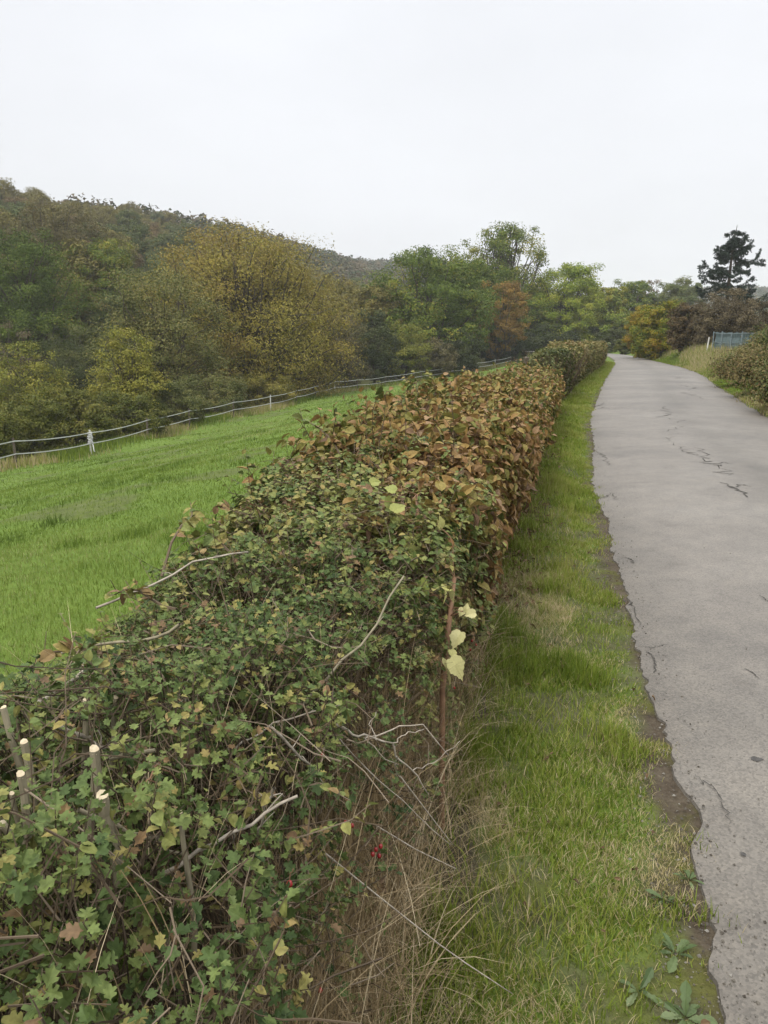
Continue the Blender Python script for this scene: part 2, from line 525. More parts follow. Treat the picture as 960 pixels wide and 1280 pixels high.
for col_, flip in ((0, False), (-1, True)):
    top_ = np.stack([RX[:, col_], RY[:, col_], RZ[:, col_] - .0005], -1)
    low_ = top_.copy(); low_[:, 2] = -.03; low_[:, 0] += .01 if flip else -.01
    k_ = np.arange(len(ry) - 1)
    nn_ = len(ry)
    qd = np.stack([k_, k_ + 1, nn_ + k_ + 1, nn_ + k_], -1)
    rg.add(np.vstack([top_, low_]), qd[:, ::-1] if flip else qd)


def road_z(x, y):
    uu = np.clip((x - XL(y)) / (XR(y) - XL(y)), 0, 1)
    p = np.stack([x, y], -1)
    return .004 + .056 * (4 * uu * (1 - uu)) + (vnoise(p, .9, 46) - .5) * .008


def ray_ground(px, py):
    v = (py - 640.0) / FPX
    D = math.sin(PITCH) + v * math.cos(PITCH)
    t = (CAMZ - .04) / D
    p = at(px, py, t)
    return p[0], p[1]


def crack(pix, w, mat=1, sub=9, jit=.5):
    pts = np.array([ray_ground(*p) for p in pix])
    s = np.linspace(0, len(pts) - 1, (len(pts) - 1) * sub + 1)
    c = np.stack([np.interp(s, np.arange(len(pts)), pts[:, k]) for k in (0, 1)], -1)
    seg = np.linalg.norm(pts[1] - pts[0]) / sub
    c[1:-1] += rng.normal(size=c[1:-1].shape) * seg * jit * 1.2
    T = norm(np.gradient(c, axis=0))
    Nn = np.stack([-T[:, 1], T[:, 0]], -1)
    ww = .55 * w * rng.uniform(.2, 1.2, len(c)) * np.sin(np.linspace(.15, math.pi - .15, len(c))) ** .5
    A_, B_ = c + Nn * ww[:, None] * .5, c - Nn * ww[:, None] * .5
    V = np.stack([A_, B_], 1).reshape(-1, 2)
    V = np.column_stack([V, road_z(V[:, 0], V[:, 1]) + .004])
    k = np.arange(len(c) - 1) * 2
    rg.add(V, np.stack([k + 1, k + 3, k + 2, k], -1), .5, mat)


def blotch(px, py, rx, ry_, mat, seed, n=90, lift=.004):
    x, y = ray_ground(px, py)
    a = np.linspace(0, 2 * math.pi, n, endpoint=False)
    rr = .45 + 1.1 * fnoise(np.stack([np.cos(a) * 1.3 + seed * 7, np.sin(a) * 1.3], -1), 2.2, seed, 4)
    V = np.stack([x + np.cos(a) * rx * rr, y + np.sin(a) * ry_ * rr], -1)
    V = np.vstack([[x, y], V])
    V = np.column_stack([V, road_z(V[:, 0], V[:, 1]) + lift])
    i = np.arange(n)
    rg.add(V, np.stack([np.zeros(n, int), 1 + i, 1 + (i + 1) % n], -1), .5, mat)


crack([(868, 560), (880, 575), (895, 584), (910, 596)], .05)
crack([(896, 584), (905, 580), (915, 583)], .03)
crack([(900, 605), (918, 612), (934, 624)], .07)
crack([(918, 612), (926, 608), (940, 611)], .04)
crack([(838, 552), (850, 562), (866, 568), (880, 575)], .035)
crack([(838, 552), (842, 540), (850, 530)], .03)
crack([(826, 508), (838, 518), (846, 530)], .05)
crack([(850, 490), (866, 494), (880, 500)], .06)
crack([(852, 478), (862, 483), (868, 490)], .05)
crack([(840, 470), (850, 474), (858, 473)], .05)
crack([(930, 834), (940, 838), (950, 848)], .012)
crack([(950, 745), (958, 752), (972, 756)], .015)
crack([(806, 806), (815, 812), (820, 822), (818, 834)], .02)
crack([(795, 800), (815, 803), (836, 800)], .012)
crack([(870, 960), (900, 985), (912, 1030)], .008)
crack([(772, 690), (790, 694), (790, 700)], .02)
crack([(742, 560), (754, 566), (760, 580)], .03)
crack([(745, 500), (756, 508), (770, 510)], .05)
crack([(775, 740), (792, 752), (800, 776)], .016)
crack([(750, 620), (765, 614), (772, 622)], .02)
blotch(946, 944, .022, .016, 2, 1, lift=.0015)
blotch(930, 1060, .008, .01, 2, 6)
CRACKM = solid_mat('crack_fill', (.03, .028, .025), (.07, .065, .058), 30, .95)
STAIN = solid_mat('tar_stain', (.03, .029, .027), (.07, .066, .062), 60, .8)
CHIP = solid_mat('old_asphalt_layer', (.2, .195, .185), (.3, .29, .28), 90, .85, .5)
LICHEN = solid_mat('yellow_lichen', (.27, .245, .19), (.30, .285, .255), 60, .9)
DAMP = solid_mat('damp_asphalt', (.07, .066, .06), (.12, .115, .108), 50, .7)
road = rg.build('road', [road_mat(), CRACKM, STAIN, CHIP, LICHEN, DAMP], smooth=True)
tag(road, 'grey worn country lane with cracked asphalt and crumbling edges', 'road', kind='structure')
ac = np.full(len(road.data.vertices), .3, np.float32)
ac[:n_road] = np.repeat(u[None], len(ry), 0).ravel()
road.data.attributes.new('across', 'FLOAT', 'POINT').data.foreach_set('value', ac)

# ------------------------------------------------------------------ grass
GRASS_FIELD = leaf_mat('field_grass_blade', [(0, (.066, .105, .016)), (.35, (.108, .165, .023)), (.7, (.155, .208, .038)), (.92, (.21, .24, .08)), (1, (.28, .26, .13))], .6, .3, .2, .25, .35)
GRASS_VERGE = leaf_mat('verge_grass_blade', [(0, (.052, .085, .012)), (.3, (.108, .158, .018)), (.6, (.17, .22, .03)), (.78, (.225, .235, .055)), (.86, (.28, .23, .11)), (1, (.45, .38, .24))], .6, .3, .2)
STRAW = leaf_mat('straw', [(0, (.09, .06, .03)), (.35, (.2, .145, .075)), (.7, (.34, .26, .15)), (1, (.5, .42, .28))], .7, .15, .25)

# the field
N0 = 420000
az = rng.uniform(R(-42), R(22), N0)
tt = np.exp(rng.uniform(math.log(1.6), math.log(118), N0))
X, Y = np.sin(az) * tt, np.cos(az) * tt
ok = (X < XA(Y) + .15) & (X > XF(Y) - .8) & (Y > 0)
X, Y, tt = X[ok], Y[ok], tt[ok]
p2 = np.stack([X, Y], -1)
bare = fnoise(p2, .8, 35)
ok = rng.uniform(size=len(X)) > ss(.58, .72, bare) * .7
X, Y, tt, p2 = X[ok], Y[ok], tt[ok], p2[ok]
n = len(X)
base = np.stack([X, Y, ground_z(X, Y) - .004], -1)
tuft = fnoise(p2, 1.7, 51)
ln = (.028 + .03 * tuft + .06 * ss(.64, .82, tuft)) * rng.uniform(.6, 1.3, n) * (1 + np.minimum(tt, 60) / 150)
wd = np.maximum(.0035, .00075 * tt) * rng.uniform(.7, 1.3, n)
fg = Geo()
tint = np.clip(.12 + 1.0 * (fnoise(p2, .31, 52, 4) - .5) + .44 - .5 * (ss(.58, .8, tuft)) + .25 * (tuft - .5) + rng.normal(0, .15, n), 0, 1)
blades(fg, base, rng.uniform(0, 6.283, n), rng.uniform(.2, 1.25, n), ln, wd, tint, 3)
tag(fg.build('field_grass', GRASS_FIELD), 'short bright green grass covering the sloping horse paddock', 'grass', kind='stuff')

# the roadside verge
vg = Geo()
for y0, y1, cnt, w0 in ((.6, 2.6, 52000, .0042), (2.6, 5, 52000, .0046), (5, 10, 46000, .006), (10, 22, 42000, .009), (22, 58, 42000, .02), (-3, .6, 9000, .006)):
    Y = rng.uniform(y0, y1, cnt)
    a, b = XB(Y) - .06, XL(Y) + .11
    X = a + (b - a) * rng.uniform(0, 1, cnt)
    p2 = np.stack([X, Y], -1)
    de = XL(Y) - X
    keep = rng.uniform(size=cnt) < ss(-.03, .17, de + (fnoise(p2, 5, 61) - .5) * .42) * (1 - .75 * ss(.50, .64, fnoise(p2, 2.6, 33)) * (Y < 25)) * ss(-.1, .12, X - XB(Y) + (fnoise(p2, 3, 62) - .45) * .3)
    X, Y, p2, de = X[keep], Y[keep], p2[keep], de[keep]
    n = len(X)
    base = np.stack([X, Y, ground_z(X, Y) - .004], -1)
    tall = ss(.45, .8, fnoise(p2, 3.2, 63))
    near_h = 1 - ss(0, .35, X - XB(Y))
    ln = (.045 + .075 * tall + .05 * near_h * rng.uniform(0, 1, n)) * rng.uniform(.5, 1.4, n)
    ln *= .45 + .55 * ss(.05, .4, de)
    straw = (rng.uniform(size=n) < (.52 if y0 < 2 else .36 if y0 < 4 else .14 if y0 < 9 else .04) * (1.3 - tall) * (.45 + 1.5 * ss(.42, .66, fnoise(p2, 1.5, 66))))
    tint = np.clip(.2 + .55 * fnoise(p2, 2.3, 64) + .08 * tall + rng.normal(0, .16, n), 0, .78)
    if y0 > 4.5:
        tint = np.clip(tint + .1, 0, .8)
    tint = np.where(straw, rng.uniform(.78, 1, n), tint)
    lean = np.where(straw, rng.uniform(1.0, 1.7, n), rng.uniform(.2, 1.5, n) * (1 - .3 * tall))
    blades(vg, base + np.array([0, 0, .006]) * straw[:, None], rng.uniform(0, 6.283, n), lean, ln * np.where(straw, .85, 1), w0 * rng.uniform(.6, 1.35, n) * np.where(straw, .55, 1), tint, 4)
tag(vg.build('verge_grass', GRASS_VERGE), 'rough green verge grass with dead straw between hedge and lane', 'grass', kind='stuff')

# bank grass on the far side of the lane
bg = Geo()
n = 46000
Y = rng.uniform(9, 75, n)
w = rng.uniform(-.05, 1, n) ** 1.0 * rng.uniform(0, 3.6, n)
X = XR(Y) + .08 + w
p2 = np.stack([X, Y], -1)
base = np.stack([X, Y, ground_z(X, Y) - .01], -1)
dry = ss(.4, .6, fnoise(p2, .22, 71) + .25 * ss(.4, 1.6, w) - .1 + .12 * ss(30, 38, Y) * (1 - ss(50, 56, Y)))
ln = (.12 + .42 * dry * rng.uniform(.4, 1, n)) * rng.uniform(.6, 1.2, n) * (.35 + .65 * ss(.0, .6, w))
tint = np.where(rng.uniform(size=n) < dry * .85, rng.uniform(.72, 1.0, n), rng.uniform(.1, .7, n))
blades(bg, base, rng.uniform(0, 6.283, n), rng.uniform(.1, .9, n), ln, rng.uniform(.008, .02, n) * (.6 + Y / 40), tint, 3)
tag(bg.build('bank_grass', GRASS_VERGE), 'long tan dry grass on the bank across the lane', 'grass', kind='stuff')

# rank grass and dead stems along the paddock fence
rgf = Geo()
n = 26000
Y = rng.uniform(22, 112, n)
X = XF(Y) + rng.normal(-.7, .8, n)
p2 = np.stack([X, Y], -1)
base = np.stack([X, Y, ground_z(X, Y) - .01], -1)
tint = np.clip(np.where(fnoise(p2, .35, 75) > .52, rng.uniform(.7, .95, n), rng.uniform(.05, .6, n)), 0, 1)
blades(rgf, base, rng.uniform(0, 6.283, n), rng.uniform(.1, .9, n), rng.uniform(.12, .5, n), rng.uniform(.02, .05, n), tint, 3)
tag(rgf.build('fence_line_grass', GRASS_VERGE), 'rank tawny and green grass under the white paddock tape', 'grass', kind='stuff')

# grit and crumbs along the broken tarmac edge
gt = Geo()
n = 5200
Y = np.exp(rng.uniform(math.log(.8), math.log(16), n))
X = XL(Y) + np.abs(rng.normal(0, .10, n)) * np.where(rng.uniform(size=n) < .6, -1, 1)
q_ = rng.uniform(size=n) < .12
X = np.where(q_, XL(Y) + rng.uniform(0, 3, n), X)
zz = np.where(X > XL(Y) - .02, road_z(X, Y), ground_z(X, Y)) + .001
oct_v = np.array([(1, 0, 0), (0, 1, 0), (-1, 0, 0), (0, -1, 0), (0, 0, .8), (0, 0, -.5)], float)
oct_f = np.array([(0, 1, 4), (1, 2, 4), (2, 3, 4), (3, 0, 4)])
scatter(gt, (oct_v, oct_f), np.stack([X, Y, zz], -1), frames(np.array([0, 0, 1.0]) + rng.normal(0, .3, (n, 3)), rng.normal(0, 1, (n, 3))), np.minimum(rng.exponential(.0018, n) + .0009, .007), rng.uniform(0, 1, n))
GRIT = leaf_mat('grit', [(0, (.05, .043, .035)), (.5, (.10, .09, .075)), (1, (.2, .19, .17))], .9, 0, .2)
tag(gt.build('gravel', GRIT), 'loose grit and tarmac crumbs along the crumbling lane edge', 'gravel', kind='stuff')

# ------------------------------------------------------------------ hedges
def hedge_surface(n, y0, y1, htop, seed, depth=.14, lump=.12, under=.12, endround=.5, back=True):
    """random points near the surface of a hedge body; returns pos, outward normal"""
    Y = rng.uniform(y0, y1, n)
    a, b = XA(Y), XB(Y)
    mid, hw = (a + b) / 2, (b - a) / 2
    h = htop(Y)
    e = np.minimum(ss(-.02, endround, Y - y0 + .02), ss(-.02, endround, y1 - Y + .02))
    hw = hw * (.55 + .45 * e)
    h = h * (.72 + .28 * e)
    per_top, per_side = 2 * hw, h
    tot = per_top + per_side * (2 if back else 1)
    s = rng.uniform(0, 1, n) * tot
    on_top = s < per_top
    on_r = (~on_top) & (s < per_top + per_side)
    frac_t = np.clip(s / per_top, 0, 1) * 2 - 1
    frac_r = np.clip((s - per_top) / per_side, 0, 1)
    frac_l = np.clip((s - per_top - per_side) / per_side, 0, 1)
    ang = np.zeros(n)
    x = np.where(on_top, frac_t * hw, np.where(on_r, hw, -hw))
    z = np.where(on_top, h, np.where(on_r, frac_r, frac_l) * h)
    # round the shoulders
    k = .20
    cx, cz = np.clip(np.abs(x) - (hw - k), 0, k) / k, np.clip(z - (h - k), 0, k) / k
    r = np.sqrt(cx ** 2 + cz ** 2)
    sc = np.where((cx > 0) & (cz > 0), np.maximum(np.abs(cx), np.abs(cz)) / np.maximum(r, 1e-6), 1)
    xn = np.where(cx > 0, np.sign(x) * (hw - k + cx * sc * k), x)
    zn = np.where(cz > 0, h - k + cz * sc * k, z)
    nrm_ = np.stack([np.where(on_top, np.sign(x) * cx * .8, np.sign(x)), rng.normal(0, .1, n), np.where(on_top, 1.0, cz * .8 + .15)], -1)
    ye = np.where(Y - y0 < endround * .5, -.8, 0) + np.where(y1 - Y < endround * .5, .8, 0)
    nrm_[:, 1] += ye
    nrm_ = norm(nrm_)
    xn = xn - np.sign(x) * under * (1 - ss(0, .55, zn / h)) * np.where(on_top, 0, 1)
    p = np.stack([mid + xn, Y, zn], -1)
    lum = (fnoise(p, 2.2, seed) - .5) * 2 * lump + (fnoise(p, 7, seed + 5) - .5) * lump * .8
    dp = rng.exponential(depth, n) - depth * .5
    p = p + nrm_ * (lum - np.minimum(dp, .38))[:, None]
    p[:, 2] = np.maximum(p[:, 2], .02) + ground_z(p[:, 0] * 0 + b + .1, Y)
    return p, nrm_


def put_leaves(geo, tmpl, p, nrm_, size, tint, upbias=.7, rand=.75, mat=0, droop=.3):
    n = len(p)
    nn = nrm_ * .7 + np.array([0, 0, upbias]) + rng.normal(0, rand, (n, 3))
    d = rng.normal(0, 1, (n, 3)) + nrm_ * .6 + np.array([0, 0, -droop])
    scatter(geo, tmpl, p, frames(nn, d), size, tint, mat)


GREEN_HEDGE = leaf_mat('hawthorn_leaf', [(0, (.036, .06, .02)), (.22, (.074, .11, .034)), (.45, (.13, .165, .05)), (.62, (.19, .195, .06)), (.76, (.25, .21, .07)), (.88, (.2, .13, .065)), (1, (.12, .08, .048))], .45, .18, .12, 0, 1, .3)
BROWN_HEDGE = leaf_mat('hazel_leaf', [(0, (.065, .08, .022)), (.18, (.13, .135, .035)), (.34, (.21, .18, .055)), (.5, (.255, .17, .058)), (.66, (.21, .118, .048)), (.82, (.31, .205, .11)), (1, (.13, .08, .048))], .5, .18, .12, 0, 1, .3)
OLIVE_HEDGE = leaf_mat('clipped_leaf', [(0, (.04, .055, .018)), (.3, (.085, .095, .03)), (.55, (.15, .14, .05)), (.78, (.22, .175, .07)), (1, (.22, .13, .07))], .5, .18, .12, 0, 1, .2)

# --- near hawthorn hedge
hn = thing('hawthorn_hedge', 'green hawthorn and bramble hedge with freshly cut stubs and dry stems nearest the camera', 'hedge', (-.4, 1.5, 0))
off = np.array([-.4, 1.5, 0])
H1 = lambda Y: .885 + .04 * np.sin(Y * 2.1) + .05 * ss(2, 3.6, Y)
g = Geo()
NH = (101, .09, .15, .05, .5)


def near_shape(p):
    k = 1 - ss(1.9, 2.7, p[:, 1])
    p[:, 0] -= .085 * k * ss(.15, .95, p[:, 2] / .93) * ss(-.45, -.1, p[:, 0] - XB(p[:, 1]))
    return p


HAW2 = leaf_from_outline([(0, 0), (.05, .2), (.3, .2), (.42, .36), (.2, .42), (.15, .5), (.4, .6), (.38, .76), (.14, .7), (.16, .92), (0, 1.02)], .4, .35)
HAW3 = leaf_from_outline([(0, 0), (.1, .2), (.34, .3), (.36, .46), (.22, .5), (.32, .7), (.12, .8), (0, 1)], .6, -.3)
sc_, sn_ = hedge_surface(29000, -1.2, 4.3, H1, *NH)
sc_ = near_shape(sc_)
bald = (fnoise(sc_, 4.5, 113) > .60) & (rng.uniform(size=len(sc_)) < .75)
dryface = (sn_[:, 0] > .5) & (sc_[:, 1] > .6) & (rng.uniform(size=len(sc_)) < .90 - .45 * ss(.4, .8, sc_[:, 2]) - .5 * ss(2.0, 2.8, sc_[:, 1]))
stubz = (np.hypot(sc_[:, 0] + .42, sc_[:, 1] - .98) < .17) & (rng.uniform(size=len(sc_)) < .55)
fade = rng.uniform(size=len(sc_)) < ss(2.75, 3.9, sc_[:, 1] + (fnoise(sc_, 2.5, 138) - .5) * 1.0)
okm = ~(bald | dryface | stubz | fade)
sc_, sn_ = sc_[okm], sn_[okm]
nS = len(sc_)
sd_ = norm(sn_ * .7 + np.array([0, 0, .35]) + rng.normal(0, .55, (nS, 3)))
sL = rng.uniform(.012, .05, nS) * (1 + .25 * (sc_[:, 1] > 2))
hue = .0 + .60 * fnoise(sc_, 1.9, 112) + .38 * ss(1.4, 3.0, sc_[:, 1]) * fnoise(sc_, 2.5, 111) + rng.normal(0, .12, nS)
spare = rng.uniform(size=nS)
hue = np.where(spare < .05 + .06 * ss(1.5, 3, sc_[:, 1]), .66 + .1 * rng.uniform(size=nS), np.where(spare < .085 + .12 * ss(1.5, 3, sc_[:, 1]), .9, hue))
nk = 6
for k in range(nk):
    sel = rng.uniform(size=nS) < .88
    c, sdir, L_, h_ = sc_[sel], sd_[sel], sL[sel], hue[sel]
    n = len(c)
    t1 = norm(np.cross(sdir, rng.normal(0, 1, (n, 3)) * .15 + np.array([.3, .8, .2])))
    t2 = np.cross(sdir, t1)
    a = k * 2.399 + rng.normal(0, .35, n)
    rad_ = t1 * np.cos(a)[:, None] + t2 * np.sin(a)[:, None]
    d = rad_ + sdir * rng.uniform(-.15, .6, n)[:, None]
    nn = sdir * .8 + np.array([0, 0, .35]) - rad_ * .2 + rng.normal(0, .28, (n, 3))
    pos = c + sdir * (L_ * (.25 + .75 * k / (nk - 1)))[:, None] + rad_ * .003
    sz = rng.uniform(.011, .0245, n) * (1.1 - .35 * k / nk) * (1 + .35 * ss(1.5, 3, c[:, 1]))
    tn = np.clip(h_ + rng.normal(0, .07, n), 0, 1)
    br = rng.uniform(size=n)
    tn = np.where(br < .035, rng.uniform(.86, 1, n), np.where(br < .06, rng.uniform(.7, .8, n), np.where(h_ < .85, np.minimum(tn, .7), tn)))
    which = rng.integers(0, 3, n)
    farl = c[:, 1] > 2.3
    for w_i, tm in enumerate((HAWTHORN, HAW2, HAW3)):
        q_ = (which == w_i) & ~farl
        scatter(g, tm, pos[q_] - off, frames(nn[q_], d[q_]), sz[q_], tn[q_])
    q_ = farl
    scatter(g, OVATE, pos[q_] - off, frames(nn[q_], d[q_]), sz[q_] * 1.1, tn[q_])
pr, prn = hedge_surface(900, .2, 3.7, H1, *NH)
pr = near_shape(pr)
pk = (prn[:, 2] > .4) | (prn[:, 0] < -.3) & (pr[:, 2] > .45)
pr, prn = pr[pk][:240], prn[pk][:240]
pdir = norm(prn * .6 + np.array([-.25, 0, .5]) + rng.normal(0, .5, pr.shape)) * rng.uniform(.07, .22, len(pr))[:, None]
PP = bent(pr - pdir * .3, pr + pdir, 5, .05)
for k in range(9):
    f_k = .25 + .72 * k / 8
    pos = PP[:, int(f_k * 4)] * (1 - (f_k * 4 % 1)) + PP[:, min(4, int(f_k * 4) + 1)] * (f_k * 4 % 1)
    dd_ = rng.normal(0, 1, pr.shape) + norm(pdir) * .5
    scatter(g, OVATE, pos - off, frames(np.array([0, 0, .8]) + rng.normal(0, .5, pr.shape), dd_), rng.uniform(.011, .023, len(pr)) * (1 + .3 * ss(1.5, 3, pr[:, 1])), np.clip(rng.normal(.55, .2, len(pr)), .1, 1))
shoots = (sc_ - sd_ * .05, sc_ + sd_ * sL[:, None])
# bigger bramble leaves in threes
c, cn = hedge_surface(130, .3, 3.6, H1, *NH)
c = near_shape(c)
c = c[(cn[:, 2] > .4)]; cn = cn[:0]
for k in range(3):
    n = len(c)
    a = rng.uniform(0, 6.28, n) * 0 + k * 2.1 + (c[:, 0] * 97 % 6.28)
    d = np.stack([np.cos(a), np.sin(a), np.full(n, -.1)], -1)
    nn = np.array([0, 0, 1.0]) + rng.normal(0, .35, (n, 3))
    scatter(g, ROUND, c + np.array([0, 0, .02]) - off + d * .008, frames(nn, d), rng.uniform(.016, .029, n), np.clip(.1 + .45 * (c[:, 1] * 31 % 1) + rng.normal(0, .06, n), 0, .8))
# sprays of leaves reaching out over the field
sprays = [((200, 690, 2.15), (238, 628, 2.5)), ((330, 660, 2.9), (270, 632, 3.0)), ((300, 700, 2.3), (255, 665, 2.4)), ((220, 760, 1.9), (140, 745, 1.95)),
          ((430, 590, 3.6), (380, 525, 4.0)), ((520, 490, 8.5), (505, 470, 9)), ((545, 480, 10), (535, 462, 10.4)), ((150, 800, 1.6), (60, 815, 1.6)), ((360, 640, 3.2), (325, 600, 3.5)), ((410, 580, 4.2), (372, 570, 4.4)), ((480, 545, 5.2), (450, 520, 5.6))]
sw = Geo()
for i, (a, b) in enumerate(sprays):
    pa, pb = at(*a) - off, at(*b) - off
    pa[2] = min(pa[2], .95)
    P = bent([pa], [pb], 6, .05, .08)
    tubes(sw, P, np.linspace(.0035, .0012, 6) * (1 + a[2] / 6), 4, .55)
    L_ = np.linalg.norm(pb - pa)
    m = int(14 + L_ * 30)
    s = rng.uniform(.15, 1, m)
    pts = np.stack([np.interp(s, np.linspace(0, 1, 6), P[0][:, k]) for k in range(3)], -1)
    put_leaves(g, OVATE, pts, np.tile([0, 0, 1.0], (m, 1)), rng.uniform(.018, .036, m) * (1 + a[2] / 10), rng.uniform(.5, .98, m) if i % 2 else rng.uniform(.25, .9, m), .4, .6)
g.build('foliage', GREEN_HEDGE, hn)
# woody inside: many twigs at every depth
g = sw
n = 1500
Y = rng.uniform(-1, 3.8, n)
a, b = XA(Y), XB(Y)
x = a + (b - a) * rng.uniform(.05, .82, n)
p0 = np.stack([x, Y, np.full(n, .02)], -1)
p1 = p0 + np.stack([rng.normal(-.02, .14, n), rng.normal(0, .22, n), H1(Y) * rng.uniform(.55, 1.0, n)], -1)
p1[:, 0] = np.minimum(p1[:, 0], b - .10 - .1 * (Y < 2.2))
lo = rng.uniform(0, .75, n)[:, None]
p0 = p0 + (p1 - p0) * lo
tubes(g, bent(p0, p1, 5, .06) - off, np.linspace(1, .5, 5)[None] * rng.uniform(.0014, .0045, n)[:, None], 4, np.clip(rng.beta(2, 3, n), 0, 1))
n = 2300                                                   # criss-crossing twigs and thorny shoots near the top
tubes(g, PP - off, np.linspace(.0018, .0007, 5), 4, np.clip(rng.beta(2, 2, len(PP)), 0, 1))
tubes(g, bent(shoots[0], shoots[1], 3, .03) - off, np.array([.0014, .0011, .0006]), 3, np.clip(rng.beta(2, 2, nS), 0, 1), 0, False)
c, cn = hedge_surface(n, -.5, 3.8, H1, *NH)
c = near_shape(c)
dv = rng.normal(0, 1, (n, 3)) * np.array([1, 1, .35])
dv = norm(dv) * rng.uniform(.03, .17, n)[:, None]
c = c + cn * rng.uniform(-.02, .035, n)[:, None]
kk = ~((cn[:, 0] > .5) & (c[:, 2] < .3))
tubes(g, bent(c[kk] - dv[kk], c[kk] + dv[kk], 5, .06) - off, np.linspace(1, .45, 5)[None] * rng.uniform(.0006, .0018, kk.sum())[:, None], 4, np.clip(rng.beta(2.2, 1.8, kk.sum()), 0, 1))
g.build('branches', TWIG, hn)
# cut stubs
stubs = [((30, 928), (36, 1000), 1.05, .0065), ((26, 968), (32, 1022), .98, .0065), ((107, 876), (101, 930), 1.24, .006), ((145, 872), (138, 912), 1.26, .005), ((118, 937), (110, 1012), 1.08, .0085),
         ((128, 995), (136, 1046), .97, .0095), ((225, 1016), (231, 1102), .98, .004), ((3, 1030), (24, 1062), .95, .006), ((15, 992), (20, 1025), 1.0, .004), ((194, 938), (160, 936), 1.14, .004), ((4, 885), (26, 972), 1.12, .006)]
for (a, b, t, r) in stubs:
    r = r * .8
    g = Geo()
    pa, pb = at(*a, t) - off, at(*b, t * 1.0) - off
    pb = pb + (pb - pa) * .9 + np.array([0, .02, -.03])
    P = bent([pb], [pa], 6, .018)
    tubes(g, P, np.array([1.2, 1.12, 1.05, 1.12, 1, 1.0]) * r, 8, .5, 0, False)
    T = norm(P[0, -1] - P[0, -2])
    A = norm(np.cross(T, [.3, .2, 1.]))
    B = np.cross(T, A)
    an = np.arange(8) * math.pi / 4
    ring = P[0, -1] + (A[None] * np.cos(an)[:, None] + B[None] * np.sin(an)[:, None]) * r + T * (np.cos(an) * r * .7)[:, None]
    g.add(np.vstack([ring]), [list(range(8))], .5, 1)
    low = P[0, -1] + (A[None] * np.cos(an)[:, None] + B[None] * np.sin(an)[:, None]) * r * 1.01
    g.add(np.vstack([low - T * r * .8, ring]), [[i, (i + 1) % 8, 8 + (i + 1) % 8, 8 + i] for i in range(8)], .5, 0)
    g.build('cut_stub', [STUBM, CUTWOOD], hn)
# long bare canes lying over the hedge
canes = [([(36, 890), (70, 865), (122, 828)], 1.35, .0055, CANE), ([(200, 1094), (290, 1042), (372, 995)], 1.02, .0028, CANE), ([(338, 908), (372, 942), (392, 962), (367, 974)], 1.3, .0022, CANE),
         ([(98, 1012), (160, 1040), (230, 1068)], 1.0, .003, STUBM), ([(60, 905), (110, 925), (150, 938)], 1.2, .004, CANE), ([(163, 834), (190, 858), (222, 888)], 1.4, .0022, REDSTEM),
         ([(220, 868), (224, 896), (226, 928)], 1.28, .0035, CANE), ([(343, 985), (332, 1010), (322, 1045)], 1.1, .002, CANE), ([(225, 780), (190, 800), (100, 808), (35, 835)], 1.55, .0035, STUBM),
         ([(360, 900), (400, 855), (460, 800), (505, 720)], 1.6, .003, STUBM), ([(160, 1020), (185, 975), (205, 945)], 1.08, .002, REDSTEM),
         ([(120, 760), (180, 735), (250, 700), (310, 690)], 1.9, .003, CANE), ([(290, 940), (340, 905), (430, 880)], 1.4, .0018, CANE)]
for pts, t, r, mt in canes:
    g = Geo()
    P = np.array([at(x, y, t * (1 + .04 * i)) for i, (x, y) in enumerate(pts)]) - off
    s = np.linspace(0, len(P) - 1, 9)
    Q = np.stack([np.interp(s, np.arange(len(P)), P[:, k]) for k in range(3)], -1)
    Q[1:-1] += rng.normal(0, .003, (7, 3))
    tubes(g, Q, np.linspace(1.1, .75, 9) * r, 6)
    for j in (2, 4, 6):
        tw = Q[j] + norm(rng.normal(0, 1, 3)) * rng.uniform(.02, .05)
        tubes(g, np.stack([Q[j], (Q[j] + tw) / 2 + .003, tw]), np.array([.5, .4, .25]) * r, 4)
    g.build('cane', mt, hn, True)
# rose hips on the lower face
for (x, y, t) in [(362, 1105, 1.0), (432, 1028, 1.5), (470, 1062, 1.52), (474, 1070, 1.53), (466, 1068, 1.5), (403, 944, 1.5), (400, 1238, 1.25), (590, 801, 2.9), (595, 806, 2.92), (588, 812, 2.9), (568, 860, 2.7), (527, 880, 2.4), (440, 1032, 1.52), (476, 1058, 1.5)]:
    g = Geo()
    c = at(x, y, t) - off
    th, ph = np.meshgrid(np.linspace(0, math.pi, 7), np.arange(8) * math.pi / 4, indexing='ij')
    V = np.stack([np.sin(th) * np.cos(ph), np.sin(th) * np.sin(ph), np.cos(th) * 1.25], -1).reshape(-1, 3) * .0043 + c
    F = [[i * 8 + j, (i + 1) * 8 + j, (i + 1) * 8 + (j + 1) % 8, i * 8 + (j + 1) % 8] for i in range(6) for j in range(8)]
    g.add(V, F)
    tubes(g, bent([c + [0, 0, .006]], [c + [rng.normal(0, .01), -.01, .03]], 4, .1), np.full(4, .0008), 4, .5, 1)
    g.build('rose_hip', [HIPM, REDSTEM], hn, True)

